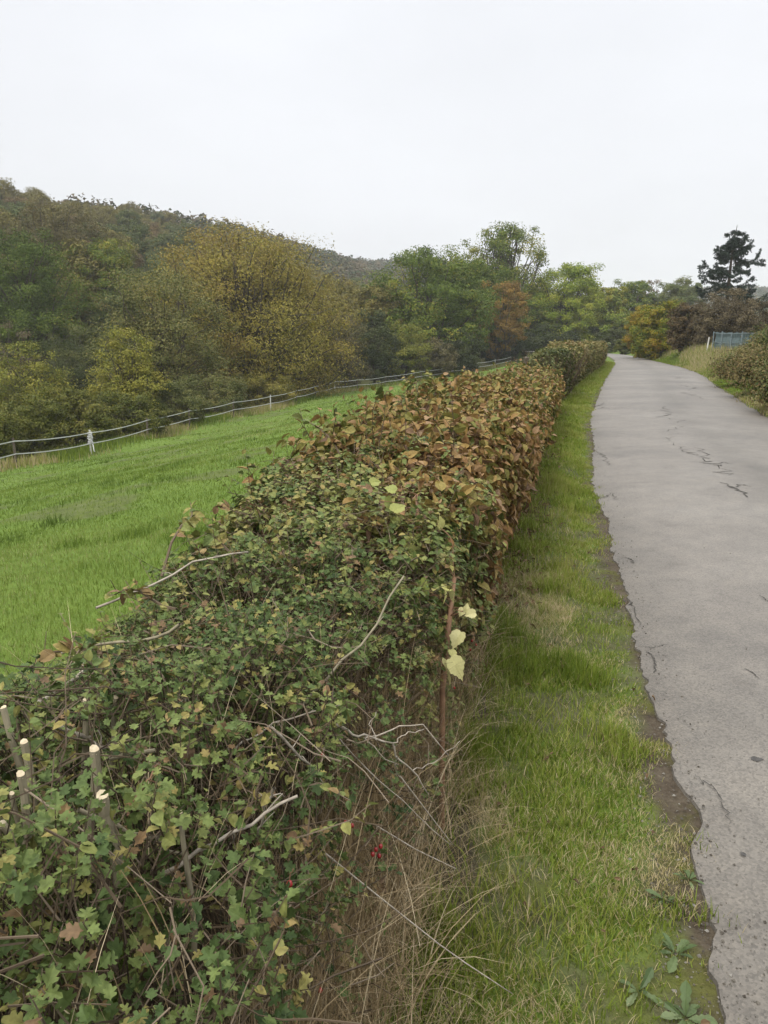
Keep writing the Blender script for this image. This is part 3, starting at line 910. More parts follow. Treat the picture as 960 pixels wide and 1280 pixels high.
# curtain of dry grass on the road face of the near hedge
dg = Geo()
for cnt, y0, y1, wdt in ((5600, .5, 1.9, .0021), (2800, 1.9, 3.0, .0024)):
    Y = rng.uniform(y0, y1, cnt)
    z0 = rng.uniform(0, .55, cnt) ** 1.1
    X = XB(Y) + rng.normal(.0, .05, cnt) - .01 - .14 * z0 * (Y < 2.2) - .04
    base = np.stack([X, Y, z0], -1)
    tint = np.clip(.15 + .7 * fnoise(base, 5, 81) + rng.normal(0, .17, cnt), 0, 1)
    blades(dg, base, rng.uniform(0, 6.283, cnt), rng.uniform(.0, .9, cnt) + (rng.uniform(size=cnt) < .35) * .9, rng.uniform(.10, .40, cnt), wdt * rng.uniform(.5, 1.2, cnt), tint, 5)
n = 900                                                    # long stems lying over the top of the hedge
Yt = rng.uniform(.3, 3.3, n)
xt = XA(Yt) + (XB(Yt) - .12 - XA(Yt)) * rng.uniform(.1, 1, n)
blades(dg, np.stack([xt, Yt, H1(Yt) - rng.uniform(.02, .16, n)], -1), rng.uniform(0, 6.283, n), rng.uniform(.5, 1.7, n), rng.uniform(.08, .26, n), .0018 * rng.uniform(.5, 1.2, n), rng.uniform(.3, 1, n), 5)
n = 1500                                                   # fallen over stems
Y = rng.uniform(.55, 3.5, n)
base = np.stack([XB(Y) + rng.uniform(-.14, .10, n), Y, rng.uniform(.03, .30, n)], -1)
blades(dg, base, rng.uniform(0, 6.283, n), rng.uniform(1.1, 2.0, n), rng.uniform(.12, .4, n), .0024 * rng.uniform(.5, 1.2, n), rng.uniform(.3, 1, n), 5)
tag(dg.build('dry_grass', STRAW), 'dead brown grass stems hanging against the foot of the green hedge', 'grass', kind='stuff')

# --- dead pale forked branch
db = Geo()
dbl = [([(414, 904), (440, 916), (457, 922), (491, 929)], 1.62, .0042), ([(491, 929), (497, 946), (516, 963), (536, 994)], 1.62, .0028), ([(457, 922), (484, 916), (500, 908), (527, 907), (561, 945)], 1.62, .0025),
       ([(491, 929), (505, 918), (530, 912)], 1.62, .0016), ([(423, 922), (466, 972), (507, 1003), (563, 1056)], 1.66, .0018), ([(497, 946), (494, 960), (500, 972)], 1.62, .0014), ([(516, 963), (540, 955), (575, 926)], 1.66, .0014), ([(470, 925), (462, 905), (470, 890)], 1.62, .0014), ([(455, 922), (480, 950), (498, 956)], 1.6, .0016)]
o0 = at(457, 922, 1.62)
for pts, t, r in dbl:
    P = np.array([at(x, y, t * (1 + .015 * i)) for i, (x, y) in enumerate(pts)]) - o0
    s = np.linspace(0, len(P) - 1, 9)
    Q = np.stack([np.interp(s, np.arange(len(P)), P[:, k]) for k in range(3)], -1)
    Q[1:-1] += rng.normal(0, .0022, (7, 3))
    tubes(db, Q, np.linspace(1.1, .6, 9) * r * .75, 6)
o = db.build('dead_branch', CANE, None, True)
o.location = o0
tag(o, 'pale dead forked branch poking out of the dry grass face of the hedge', 'branch')
for i, (pts, t, lab) in enumerate([([(407, 1067), (460, 1110), (561, 1190), (640, 1242)], 1.42, 'longest dead stalk, falling from the dry grass towards the lower verge'), ([(470, 1032), (520, 1062), (570, 1086)], 1.72, 'short thin pale stalk leaning out over the verge below the forked branch'), ([(500, 970), (532, 1012), (566, 1056)], 1.75, 'thin dead stalk just beneath the forked branch tips')]):
    g = Geo()
    P = np.array([at(x, y, t * (1 + .02 * j)) for j, (x, y) in enumerate(pts)])
    s = np.linspace(0, len(P) - 1, 9)
    Q = np.stack([np.interp(s, np.arange(len(P)), P[:, k]) for k in range(3)], -1) - P[0]
    tubes(g, Q, np.linspace(1.2, .7, 9) * .0015, 5)
    o = g.build('dead_stalk', CANE, None, True)
    o.location = P[0]
    tag(o, lab, 'stalk', 'dead stalks leaning from the hedge')

# --- yellow leaved sapling at the hedge face
_q = at(555, 880, 2.4)
sp0 = np.array([_q[0], _q[1], .03])
sp = thing('maple_sapling', 'young maple with big pale yellow leaves at the hedge face', 'sapling', sp0)
g = Geo()
st = np.array([sp0 + [0, 0, -.05], at(553, 860, 2.42), at(560, 790, 2.44), at(568, 722, 2.5)]) - sp0
tubes(g, st[None], np.array([.011, .0095, .009, .007]), 8)
st2 = np.array([at(535, 800, 2.7), at(520, 740, 2.72), at(523, 660, 2.74), at(521, 618, 2.75)]) - sp0
tubes(g, st2[None], np.array([.008, .008, .007, .0055]), 8)
stem_geo = g
YEL = leaf_mat('yellow_maple_leaf', [(0, (.19, .24, .06)), (.5, (.36, .35, .11)), (1, (.48, .45, .22))], .5, .3, .3, 0, 1, .12)
lv = Geo()
lp = [(547, 842, .098, .9, 200), (566, 836, .09, .85, 165), (531, 817, .075, 1, 95), (575, 800, .07, .95, 185), (562, 742, .07, .8, 140), (550, 745, .05, .6, 220), (497, 630, .07, .3, 30), (490, 628, .06, .2, 100), (507, 690, .075, .35, 200), (516, 672, .05, .4, 330), (548, 652, .05, .6, 340), (551, 700, .05, .8, 210),
      (505, 738, .06, .2, 100), (530, 730, .07, .1, 20), (577, 765, .035, 1, 200), (588, 768, .04, 1, 250), (584, 760, .035, .9, 20), (562, 818, .04, .7, 190), (535, 772, .04, .9, 180), (549, 787, .035, .4, 180), (470, 600, .05, .25, 60), (488, 610, .05, .2, 300), (560, 730, .05, .5, 30)]
for i, (x, y, s, tn_, an) in enumerate(lp):
    p = at(x, y, (2.34 if y > 720 else 2.5) + .02 * (i % 5)) - sp0
    d = np.array([[math.sin(R(an)), .12, math.cos(R(an))]])
    nn = np.array([[.1, -.6, .55]]) + rng.normal(0, .38, (1, 3))
    s = s * .82
    root_ = p - norm(d[0]) * s * .5
    cand_ = np.vstack([st[1:2] + (st[2:3] - st[1:2]) * np.linspace(0, 1, 8)[:, None], st[2:3] + (st[3:4] - st[2:3]) * np.linspace(0, 1, 8)[:, None], st2[0:1] + (st2[1:2] - st2[0:1]) * np.linspace(0, 1, 6)[:, None], st2[1:2] + (st2[3:4] - st2[1:2]) * np.linspace(0, 1, 8)[:, None]])
    near_ = cand_[np.argmin(np.linalg.norm(cand_ - root_, axis=1))]
    tubes(stem_geo, bent([near_], [root_], 5, .05, .06), np.linspace(.0022, .0011, 5), 5)
    scatter(lv, MAPLE, root_[None], frames(nn, d), np.array([s]), np.array([tn_]))
lv.build('foliage', YEL, sp)
stem_geo.build('stem', REDSTEM, sp, True)

# --- brown hazel hedge
hb = thing('hazel_hedge', 'long hazel hedge of large russet and yellow autumn leaves beside the lane', 'hedge', (1, 9, 0))
off = np.array([1, 9, 0])
H2 = lambda Y: .97 + .04 * np.sin(Y * 1.7) - .09 * ss(6, 12, Y)
g = Geo()
for cnt, y0, y1, s0, s1 in ((39000, 2.5, 6.2, .028, .068), (26000, 5.8, 10.5, .034, .075), (20000, 10, 18.0, .045, .09)):
    p, nr = hedge_surface(cnt, y0, y1, H2, 131, .10, .19, .2, .12)
    if y0 > 4:
        p, nr = p, nr
    kp = ~((nr[:, 0] > .5) & (p[:, 2] < .30) & (rng.uniform(size=len(p)) < .8))
    kp &= ~((fnoise(p, 3.2, 139) > .60) & (rng.uniform(size=len(p)) < .75))
    kp &= rng.uniform(size=len(p)) < ss(2.5, 3.5, p[:, 1] + (fnoise(p, 2.5, 137) - .5) * 1.2)
    kp &= ~((p[:, 1] < 3.9) & (p[:, 0] < (XA(p[:, 1]) + XB(p[:, 1])) / 2) & (rng.uniform(size=len(p)) < .8))
    p, nr = p[kp], nr[kp]
    n = len(p)
    gr_ = fnoise(p, .9, 132)
    tn = np.clip(.0 + 1.0 * fnoise(p, 2.2, 133) - .18 * ss(7, 14, p[:, 1]) + rng.normal(0, .2, n), 0, .92)
    left = ss(.3, -.5, (p[:, 0] - (XA(p[:, 1]) + XB(p[:, 1])) / 2))
    tn = np.clip(tn - .25 * left, 0, 1)
    tn = np.where(rng.uniform(size=n) < .08, rng.uniform(.9, 1, n), tn)
    cu = rng.uniform(size=n) < .33
    sz = rng.uniform(s0, s1, n)
    put_leaves(g, OVATE, p[~cu] - off, nr[~cu], sz[~cu], tn[~cu], .45, .6, 0, .6)
    put_leaves(g, CURL, p[cu] - off, nr[cu], sz[cu] * 1.05, np.clip(tn[cu] + .12, 0, 1), .4, .7, 0, .7)
pr, prn = hedge_surface(1500, 3.3, 17.5, H2, 131, .05, .19, .2, .12)
pk = prn[:, 2] > .2
pr, prn = pr[pk][:420], prn[pk][:420]
pdir = norm(prn * .5 + np.array([-.2, 0, .7]) + rng.normal(0, .4, pr.shape)) * rng.uniform(.1, .3, len(pr))[:, None]
HP = bent(pr - pdir * .3, pr + pdir, 5, .05)
for k in range(7):
    f_k = .3 + .68 * k / 6
    pos = HP[:, int(f_k * 4)] * (1 - (f_k * 4 % 1)) + HP[:, min(4, int(f_k * 4) + 1)] * (f_k * 4 % 1)
    dd_ = rng.normal(0, 1, pr.shape) + norm(pdir) * .5
    scatter(g, OVATE, pos - off, frames(np.array([0, 0, .7]) + rng.normal(0, .6, pr.shape), dd_), rng.uniform(.03, .07, len(pr)), np.clip(rng.normal(.4, .25, len(pr)), 0, 1))
g.build('foliage', BROWN_HEDGE, hb)
g = Geo()
tubes(g, HP - off, np.linspace(.0035, .0013, 5), 4, np.clip(rng.beta(2, 3, len(HP)), 0, 1))
n = 2600
Y = rng.uniform(3.2, 18, n)
a, b = XA(Y), XB(Y)
x = a + (b - a) * rng.uniform(.1, .86, n)
p0 = np.stack([x, Y, np.full(n, .02)], -1)
p1 = p0 + np.stack([rng.normal(0, .2, n), rng.normal(0, .25, n), rng.uniform(.5, .9, n)], -1)
p1[:, 0] = np.minimum(p1[:, 0], XB(p1[:, 1]) - .2)
p0[:, 0] = np.minimum(p0[:, 0], XB(Y) - .25)
tubes(g, bent(p0, p1, 5, .06) - off, np.linspace(1, .5, 5)[None] * rng.uniform(.003, .009, n)[:, None], 4, np.clip(rng.beta(2, 4, n), 0, 1))
g.build('branches', TWIG, hb)

# leaf litter under the hazel
lt = Geo()
n = 5200
Y = 3.5 + rng.uniform(0, 1, n) ** 1.3 * 14
X = XB(Y) + rng.normal(-.06, .13, n)
kp = X < XL(Y) - .2
X, Y = X[kp], Y[kp]
n = len(X)
p = np.stack([X, Y, ground_z(X, Y) + rng.uniform(.005, .04, n)], -1)
put_leaves(lt, CURL, p, np.tile([0, 0, 1.0], (n, 1)), rng.uniform(.02, .052, n), rng.uniform(.3, 1, n), 1.0, .7)
n = 170
Y = rng.uniform(1, 9, n)
X = XB(Y) + rng.uniform(0, 1, n) * (XL(Y) - XB(Y))
p = np.stack([X, Y, ground_z(X, Y) + .03], -1)
put_leaves(lt, CURL, p, np.tile([0, 0, 1.0], (n, 1)), rng.uniform(.01, .03, n), rng.uniform(.0, .8, n), 1.0, .7)
LITTER = leaf_mat('litter_leaf', [(0, (.06, .04, .022)), (.5, (.1, .065, .035)), (1, (.19, .125, .07))], .75, .1, .2)
tag(lt.build('leaf_litter', LITTER), 'fallen brown leaves lying along the foot of the russet hedge', 'leaves', kind='stuff')

# --- clipped hedges farther along
def far_hedge(name, label, y0, y1, hf, cnt, s0, s1, seed, shift, er):
    o0 = np.array([float(XB(y0)) - .6, y0, 0])
    hd = thing(name, label, 'hedge', o0)
    g = Geo()
    p, nr = hedge_surface(cnt, y0, y1, hf, seed, .13, .16, .15, er)
    n = len(p)
    tn = np.clip(shift + .9 * fnoise(p, .8, seed + 1) + rng.normal(0, .14, n), 0, 1)
    put_leaves(g, OVATE, p - o0, nr, rng.uniform(s0, s1, n), tn, .5, .7)
    g.build('foliage', OLIVE_HEDGE, hd)
    g = Geo()
    m = 700
    Y = rng.uniform(y0 + .3, y1 - .2, m)
    x = XA(Y) + (XB(Y) - XA(Y)) * rng.uniform(.1, .9, m)
    p0 = np.stack([x, Y, np.full(m, .02)], -1)
    p1 = p0 + np.stack([rng.normal(0, .25, m), rng.normal(0, .3, m), hf(Y) * rng.uniform(.7, 1.05, m)], -1)
    tubes(g, bent(p0, p1, 4, .06) - o0, np.linspace(1, .5, 4)[None] * rng.uniform(.006, .014, m)[:, None], 4, np.clip(rng.beta(2, 4, m), 0, 1))
    g.build('branches', TWIG, hd)


far_hedge('clipped_hedge', 'rounded grey-green clipped hedge clump just past the russet hedge', 18.9, 24.5, lambda Y: 1.18 + .1 * ss(19, 22, Y) + 0 * Y, 15000, .05, .09, 151, -.08, 1.2)
far_hedge('clipped_hedge', 'tall olive and tan clipped hedge running to the bend of the lane', 24.7, 55, lambda Y: 1.32 + .1 * np.sin(Y * .9), 34000, .06, .13, 161, .08, 1.0)

# rosette weeds at the road edge
WEED = leaf_mat('weed_leaf', [(0, (.055, .09, .03)), (.6, (.1, .14, .05)), (1, (.2, .23, .13))], .5, .25, .35, 0, 1, .15)
DOCK = leaf_from_outline([(0, 0), (.05, .12), (.13, .3), (.1, .38), (.17, .5), (.13, .58), (.19, .72), (.13, .88), (0, 1)], .3, .35, .5)
for i, (x, y, sz, k, lab) in enumerate([(862, 1088, .085, 11, 'small dandelion rosette at the crumbling tarmac edge, higher up the verge'), (846, 1180, .12, 9, 'dock-like weed with one long pale leaf reaching the mud'), (858, 1258, .13, 14, 'broad jagged weed rosette at the bottom corner of the verge'), (800, 1225, .10, 10, 'leafy weed half hidden in the straw left of the jagged rosette'), (832, 1112, .08, 9, 'pale green weed tuft just below the small dandelion rosette')]):
    lab = lab.replace(' left of', ' beside')
    x0, y0 = ray_ground(x, y)
    g = Geo()
    b = np.array([x0, y0, float(ground_z(x0, y0)) + .01])
    a = np.arange(k) * 2.4 + i + rng.normal(0, .6, k)
    d = np.stack([np.cos(a), np.sin(a), rng.uniform(.25, .75, k)], -1)
    nn = np.stack([-np.cos(a) * .5, -np.sin(a) * .5, np.ones(k)], -1) + rng.normal(0, .4, (k, 3))
    scatter(g, DOCK, np.tile([0, 0, .0], (k, 1)) + d * .006, frames(nn, d), sz * .5 * rng.uniform(.35, 1.25, k), rng.uniform(.0, .8, k))
    o = g.build('rosette_weed', WEED)
    o.location = b
    tag(o, lab, 'weed', 'weeds at the road edge')

# ------------------------------------------------------------------ trees
def crown_points(ells, ncl, lump, seed, shell=2.6):
    vol = np.array([e[3] * e[4] * e[5] for e in ells])
    k = rng.choice(len(ells), ncl, p=vol / vol.sum())
    E = np.array(ells)[k]
    d = norm(rng.normal(size=(ncl, 3)))
    r = rng.uniform(0, 1, ncl) ** (1 / shell)
    mul = 1 + lump * 2 * (fnoise(d * 1.0 + k[:, None] * 5, 2.0, seed) - .5)
    return E[:, :3] + d * (r * mul)[:, None] * E[:, 3:6], d


def plant_geo(ells, H, ncl, nleaf, lsize, seed, stems=1, trad=.2, tint=(.5, .25), lump=.3, rc=None, zmin=.15, limb=.5, fork=.25, upb=.6, fit=None):
    """crown and wood geometry in local coordinates (base at origin)"""
    ells = np.array(ells, float)
    c, d = crown_points(ells, ncl, lump, seed)
    ok = c[:, 2] > zmin
    c, d = c[ok], d[ok]
    ncl = len(c)
    if fit:
        c[:, 2] *= min(1.15, fit[1] * .96 / np.percentile(c[:, 2], 98.5))
        c[:, 2] = np.minimum(c[:, 2], fit[1] * rng.uniform(.95, 1.0, ncl))
        c[:, :2] *= np.clip(fit[0] * .95 / np.percentile(np.abs(c[:, 0]), 98), .75, 1.25)
    size = ells[:, 3:6].mean()
    rc = rc or size * .135
    cr = rc * rng.uniform(.6, 1.4, ncl)
    li = np.repeat(np.arange(ncl), nleaf)
    n = len(li)
    of_ = np.clip(rng.normal(0, 1, (n, 3)), -1.5, 1.5)
    p = c[li] + of_ * cr[li][:, None] * np.array([1, 1, .65])
    nn = np.array([0, 0, upb]) + d[li] * .45 + of_ * .55 + rng.normal(0, .45, (n, 3))
    dd = rng.normal(0, 1, (n, 3)) + np.array([0, 0, -.3])
    hue = fnoise(c, 1.6 / max(size, .5), seed + 3)
    tn = np.clip(tint[0] + (hue - .5) * 1.6 * tint[1] * 2 + rng.normal(0, .09, ncl), 0, 1)[li] + rng.normal(0, .17, n)
    ok = p[:, 2] > .03
    g = Geo()
    scatter(g, CARD, p[ok], frames(nn[ok], dd[ok]), lsize * rng.uniform(.6, 1.4, ok.sum()), np.clip(tn[ok], 0, 1))
    w = Geo()
    top = ells[:, 2].mean()
    cen = ells[:, :2].mean(0)
    sb = []
    for s in range(stems):
        a = s * 2.4 + seed
        sp_ = 0 if stems == 1 else fork
        b0 = np.array([math.cos(a), math.sin(a), 0]) * trad * (0 if stems == 1 else 1.6)
        tip = np.array([cen[0] + math.cos(a) * ells[0][3] * sp_, cen[1] + math.sin(a) * ells[0][4] * sp_, min(H * .82, top + ells[0][5] * .5)])
        P = bent([b0 + [0, 0, -.15]], [tip], 8, .025, 0)[0]
        if stems > 1:
            P[:, :2] = b0[:2] + (tip[:2] - b0[:2]) * (np.linspace(0, 1, 8)[:, None] ** 1.3) + (P[:, :2] - (b0[:2] + (tip[:2] - b0[:2]) * np.linspace(0, 1, 8)[:, None]))
        rad = trad * np.array([1.35, 1, .88, .75, .6, .45, .3, .12]) * (1 if stems == 1 else .6)
        tubes(w, P, rad, 7)
        sb.append(P)
    m = int(ncl * limb)
    pick = rng.choice(ncl, m, replace=False)
    src = np.array([sb[rng.integers(len(sb))][np.clip(int(rng.uniform(.2, .95) * 8 * min(1, .15 + max(c[i, 2], .2) / H)), 1, 6)] for i in pick])
    P = bent(src, c[pick], 6, .05, -.06)
    L = np.linalg.norm(c[pick] - src, axis=1)
    rad = np.clip(.012 * L + .012, .01, trad * .5)[:, None] * np.linspace(1, .25, 6)[None]
    tubes(w, P, rad, 4)
    return g, w


def lmat(name, cols, trans=.16):
    k = len(cols)
    return leaf_mat(name, [(i / (k - 1), c) for i, c in enumerate(cols)], .6, trans, .12)


M_GOLD = lmat('golden_leaf', [(0.095, 0.0922, 0.0252), (0.1662, 0.1517, 0.0326), (0.247, 0.2112, 0.042), (0.2375, 0.1824, 0.0473), (0.1805, 0.1248, 0.0441)])
M_GREY = lmat('greygreen_leaf', [(0.066, 0.081, 0.0245), (0.113, 0.1216, 0.0378), (0.1602, 0.1518, 0.0501), (0.1884, 0.1518, 0.0557)])
M_YGRN = lmat('yellowgreen_leaf', [(0.0983, 0.1201, 0.0232), (0.1967, 0.1951, 0.0349), (0.3113, 0.2701, 0.0523)])
M_OAK = lmat('oak_leaf', [(0.0428, 0.0696, 0.013), (0.0836, 0.1224, 0.0202), (0.131, 0.1687, 0.0263), (0.2383, 0.211, 0.0333)])
M_LIME = lmat('lime_leaf', [(0.0735, 0.1158, 0.0157), (0.147, 0.2049, 0.0224), (0.2296, 0.2673, 0.0314), (0.294, 0.2851, 0.0393)])
M_ORNG = lmat('orange_leaf', [(0.1035, 0.077, 0.018), (0.1955, 0.121, 0.027), (0.2645, 0.1595, 0.036), (0.1265, 0.11, 0.027)])
M_RUST = lmat('rust_leaf', [(0.0732, 0.0696, 0.0345), (0.122, 0.1056, 0.046), (0.1586, 0.126, 0.0517)])
M_BRWN = lmat('brown_leaf', [(0.07, 0.0583, 0.0357), (0.12, 0.0972, 0.0546), (0.165, 0.135, 0.0756)])
M_DARK = lmat('dark_leaf', [(0.0255, 0.0372, 0.0144), (0.0455, 0.0592, 0.0202), (0.0728, 0.0811, 0.0288)])
M_PURP = lmat('purple_leaf', [(0.042, 0.0405, 0.0198), (0.084, 0.0607, 0.0286), (0.144, 0.1013, 0.0495), (0.066, 0.081, 0.0264)])
M_RGLD = lmat('hedge_gold_leaf', [(0.0603, 0.0942, 0.0161), (0.1447, 0.1616, 0.0197), (0.2412, 0.1885, 0.0197), (0.2412, 0.1346, 0.025)])
M_BRAM = lmat('bramble_leaf', [(0.042, 0.0688, 0.022), (0.09, 0.1063, 0.033), (0.168, 0.1375, 0.055), (0.144, 0.1, 0.0495)])
M_THKT = lmat('thicket_leaf', [(0.0567, 0.0719, 0.016), (0.1135, 0.1198, 0.0251), (0.1891, 0.1678, 0.0399)])
M_FARG = lmat('hill_green_leaf', [(0.0515, 0.072, 0.0251), (0.0865, 0.1116, 0.0362), (0.134, 0.144, 0.0445)])
M_FARO = lmat('hill_olive_leaf', [(0.0992, 0.0936, 0.0278), (0.1586, 0.144, 0.0417), (0.218, 0.18, 0.0529)])
M_FARR = lmat('hill_rust_leaf', [(0.0902, 0.0683, 0.0317), (0.1532, 0.1059, 0.0449), (0.1984, 0.1366, 0.0528)])


def plant(name, label, cat, px, t, top, width, mat, shape='tree', depth_f=.9, ncl=200, nleaf=110, lsize=.2, stems=1, trad=.22, tint=(.5, .25), lump=.3, group=None, base=None, limb=.4, fork=.3, low=.12, seed=None, upb=.6, rcf=None):
    p = at(px, 430, t)
    X, Y = p[0], p[1]
    z = float(ground_z(X, Y)) if base is None else base
    zt = at(px, top, t)[2]
    H = zt - z
    W = width / FPX * t / 2
    sd = seed or int(px * 7 + t)
    if shape == 'tree':
        ells = [(0, 0, H * .56, W * .86, W * depth_f * .86, H * .36), (W * .25, 0, H * .74, W * .55, W * .6, H * .23), (-W * .45, W * .2, H * .5, W * .5, W * .55, H * .25), (W * .45, -W * .2, H * .42, W * .5, W * .5, H * .25), (0, 0, H * .3, W * .75, W * .75, H * .2)]
    elif shape == 'dome':
        ells = [(0, 0, H * .42, W * .93, W * depth_f * .93, H * .52), (0, 0, H * .55, W * .7, W * .7, H * .42), (-W * .35, 0, H * .3, W * .6, W * .6, H * .3), (W * .35, 0, H * .3, W * .6, W * .6, H * .3)]
    elif shape == 'tall':
        ells = [(0, 0, H * .72, W * .9, W * .9, H * .25), (-W * .3, 0, H * .5, W * .75, W * .8, H * .25), (W * .3, 0, H * .42, W * .8, W * .8, H * .25), (0, 0, H * .86, W * .55, W * .6, H * .12)]
    else:                                                  # bush
        ells = [(0, 0, H * .45, W * .9, W * depth_f * .9, H * .5), (-W * .5, 0, H * .35, W * .5, W * .6, H * .4), (W * .5, 0, H * .35, W * .5, W * .6, H * .42)]
    g, w = plant_geo(ells, H, ncl, nleaf, lsize, sd, stems, trad, tint, lump, zmin=low, limb=limb, fork=fork, upb=upb, rc=None if rcf is None else rcf * W, fit=(W, H))
    o = thing(name, label, cat, (X, Y, z), group)
    g.build('crown', mat, o)
    w.build('trunk', BARK, o)
    return o


TG = 'trees along the foot of the paddock'
BG = 'bushes along the paddock fence'
plant('maple_tree', 'great golden-brown dome-shaped tree behind the paddock fence', 'tree', 308, 70, 294, 250, M_GOLD, 'dome', .9, 760, 160, .16, 6, .34, (.52, .3), .09, TG, limb=.75, fork=.5, low=.6)
plant('willow_tree', 'dull grey-green bushy tree against the golden tree', 'tree', 205, 58, 342, 165, M_GREY, 'dome', .9, 330, 130, .14, 4, .2, (.45, .25), .28, TG, limb=.5, low=.3)
plant('elder_bush', 'yellow-speckled pale green bush in front of the grey-green tree', 'bush', 158, 46, 410, 92, M_YGRN, 'dome', .9, 170, 90, .12, 4, .1, (.55, .3), .3, BG, limb=.5, low=.2)
plant('oak_tree', 'dark blue-green tree at the far end of the thicket, under the rusty slope', 'tree', 25, 82, 290, 150, M_OAK, 'tree', .9, 380, 160, .17, 1, .35, (.3, .2), .3, TG)
plant('ash_tree', 'rusty green tree above the thicket near the frame edge', 'tree', 75, 96, 262, 130, M_RUST, 'tree', .9, 320, 150, .19, 1, .3, (.5, .3), .3, TG)
plant('hornbeam_tree', 'dark green crown standing between the rusty tree and the golden tree', 'tree', 132, 92, 305, 100, M_OAK, 'tree', .9, 300, 150, .18, 1, .28, (.55, .3), .3, TG)
plant('yellow_bush', 'olive-yellow rounded bush behind the thicket', 'bush', 18, 50, 428, 125, M_YGRN, 'bush', .9, 200, 110, .12, 4, .1, (.3, .25), .25, BG, low=.2)
plant('grey_bush', 'greyish brown twiggy bush just above the olive-yellow one', 'bush', 8, 58, 402, 70, M_BRWN, 'bush', .9, 120, 80, .12, 4, .1, (.3, .25), .3, BG, low=.2)
for px, t, top, w_, mt, tn, lab in ((62, 62, 425, 110, M_DARK, .6, 'dark bush deep in the thicket beneath the slope'), (108, 66, 408, 90, M_GREY, .2, 'shaded bush behind the yellow-speckled one'), (25, 37, 496, 110, M_THKT, .4, 'first dense olive thicket bush behind the tape fence'), (85, 39, 488, 95, M_THKT, .5, 'dense olive thicket bush behind the white wrapped post'), (150, 42, 492, 100, M_THKT, .35, 'low thicket bush below the yellow-speckled bush'), (205, 47, 478, 85, M_GREY, .3, 'dark low bush at the foot of the grey-green tree'), (255, 54, 470, 90, M_GREY, .35, 'shadowy low bush at the near skirt of the golden tree'), (320, 62, 468, 90, M_GOLD, .2, 'low olive bush at the base of the golden tree'), (-45, 34, 500, 120, M_THKT, .45, 'thicket bush at the edge of the frame by the fence')):
    plant('thicket_bush', lab, 'bush', px, t, top, w_, mt, 'bush', .8, 170, 130, .10, 5, .06, (tn, .25), .3, BG, low=.1, limb=.4)
plant('hazel_tree', 'reddish brown thinning tree flanking the golden tree on the lane side', 'tree', 395, 78, 368, 95, M_BRWN, 'dome', .9, 230, 90, .16, 4, .15, (.35, .25), .3, TG, limb=.7, low=.2)
plant('blackthorn_bush', 'dark brown bare-looking bush by the middle of the fence', 'bush', 432, 84, 400, 60, M_RUST, 'dome', .9, 150, 80, .16, 4, .1, (.3, .25), .3, BG, limb=.6, low=.2)
plant('blackthorn_bush', 'nearly black green bush between the brown bush and the yellowish one', 'bush', 468, 88, 388, 62, M_DARK, 'dome', .9, 170, 90, .18, 3, .1, (.6, .25), .3, BG, low=.2)
plant('yellow_bush', 'yellowish green bush below the big oak', 'bush', 505, 90, 402, 62, M_YGRN, 'dome', .9, 160, 90, .16, 3, .1, (.25, .25), .3, BG, low=.2)
plant('oak_tree', 'big dark green oak standing left of the tallest tree'.replace('left of', 'beside'), 'tree', 532, 100, 314, 150, M_OAK, 'tree', .9, 440, 130, .25, 1, .45, (.5, .3), .28, TG, low=.5)
plant('oak_tree', 'dark oak crown tucked between the big oak and the orange tree', 'tree', 590, 112, 325, 85, M_OAK, 'tree', .9, 230, 120, .25, 1, .35, (.4, .25), .28, TG)
plant('poplar_tree', 'tallest tree, open green crown rising above all others', 'tree', 627, 124, 283, 104, M_OAK, 'tall', .9, 330, 110, .26, 1, .5, (.62, .3), .32, TG, limb=.5)
plant('beech_tree', 'orange-brown autumn tree below the tallest tree', 'tree', 622, 109, 352, 70, M_ORNG, 'tree', .9, 200, 110, .2, 1, .25, (.45, .3), .3, TG)
plant('lime_tree', 'bright yellow-green rounded tree beside the tallest tree', 'tree', 700, 124, 332, 98, M_LIME, 'tree', .9, 340, 130, .24, 1, .35, (.55, .3), .28, TG, low=.4)
plant('lime_tree', 'green tree in front of the bright yellow-green crown', 'tree', 660, 122, 372, 66, M_OAK, 'tree', .9, 220, 110, .22, 1, .3, (.6, .3), .28, TG)
for px, t, top, w_, mt, tn, lab in ((565, 96, 412, 75, M_DARK, .5, 'dark bush under the big oak by the fence'), (625, 113, 412, 75, M_DARK, .35, 'dark bush under the orange tree'), (680, 119, 405, 80, M_DARK, .5, 'dark undergrowth bush under the bright lime tree'), (735, 126, 402, 60, M_OAK, .4, 'green undergrowth bush near the bend of the lane'), (540, 92, 425, 60, M_RUST, .3, 'brown low bush behind the fence under the big oak')):
    plant('undergrowth_bush', lab, 'bush', px, t, top, w_, mt, 'bush', .9, 150, 100, .2, 3, .1, (tn, .25), .3, 'bushes under the tall trees', low=.1)
LG = 'distant trees past the bend'
plant('alder_tree', 'mid green tree beyond the bright lime tree', 'tree', 745, 130, 360, 75, M_OAK, 'tree', .9, 240, 110, .28, 1, .35, (.75, .25), .3, LG)
plant('alder_tree', 'bluish green farther tree over the bend of the lane', 'tree', 782, 150, 352, 62, M_OAK, 'tree', .9, 220, 110, .3, 1, .3, (.45, .2), .3, LG)
plant('ash_tree', 'thin almost bare tree over the golden shrub', 'tree', 808, 165, 350, 40, M_FARR, 'tall', .9, 70, 50, .25, 3, .22, (.5, .2), .3, LG, limb=1.0)
plant('alder_tree', 'hazy green tree between the golden shrub and the conifer', 'tree', 842, 150, 350, 66, M_FARG, 'tree', .9, 240, 110, .3, 1, .3, (.7, .25), .3, LG)
plant('alder_tree', 'short green tree filling the gap at the end of the lane', 'tree', 772, 125, 392, 60, M_OAK, 'tree', .9, 190, 110, .25, 1, .25, (.55, .2), .3, LG)
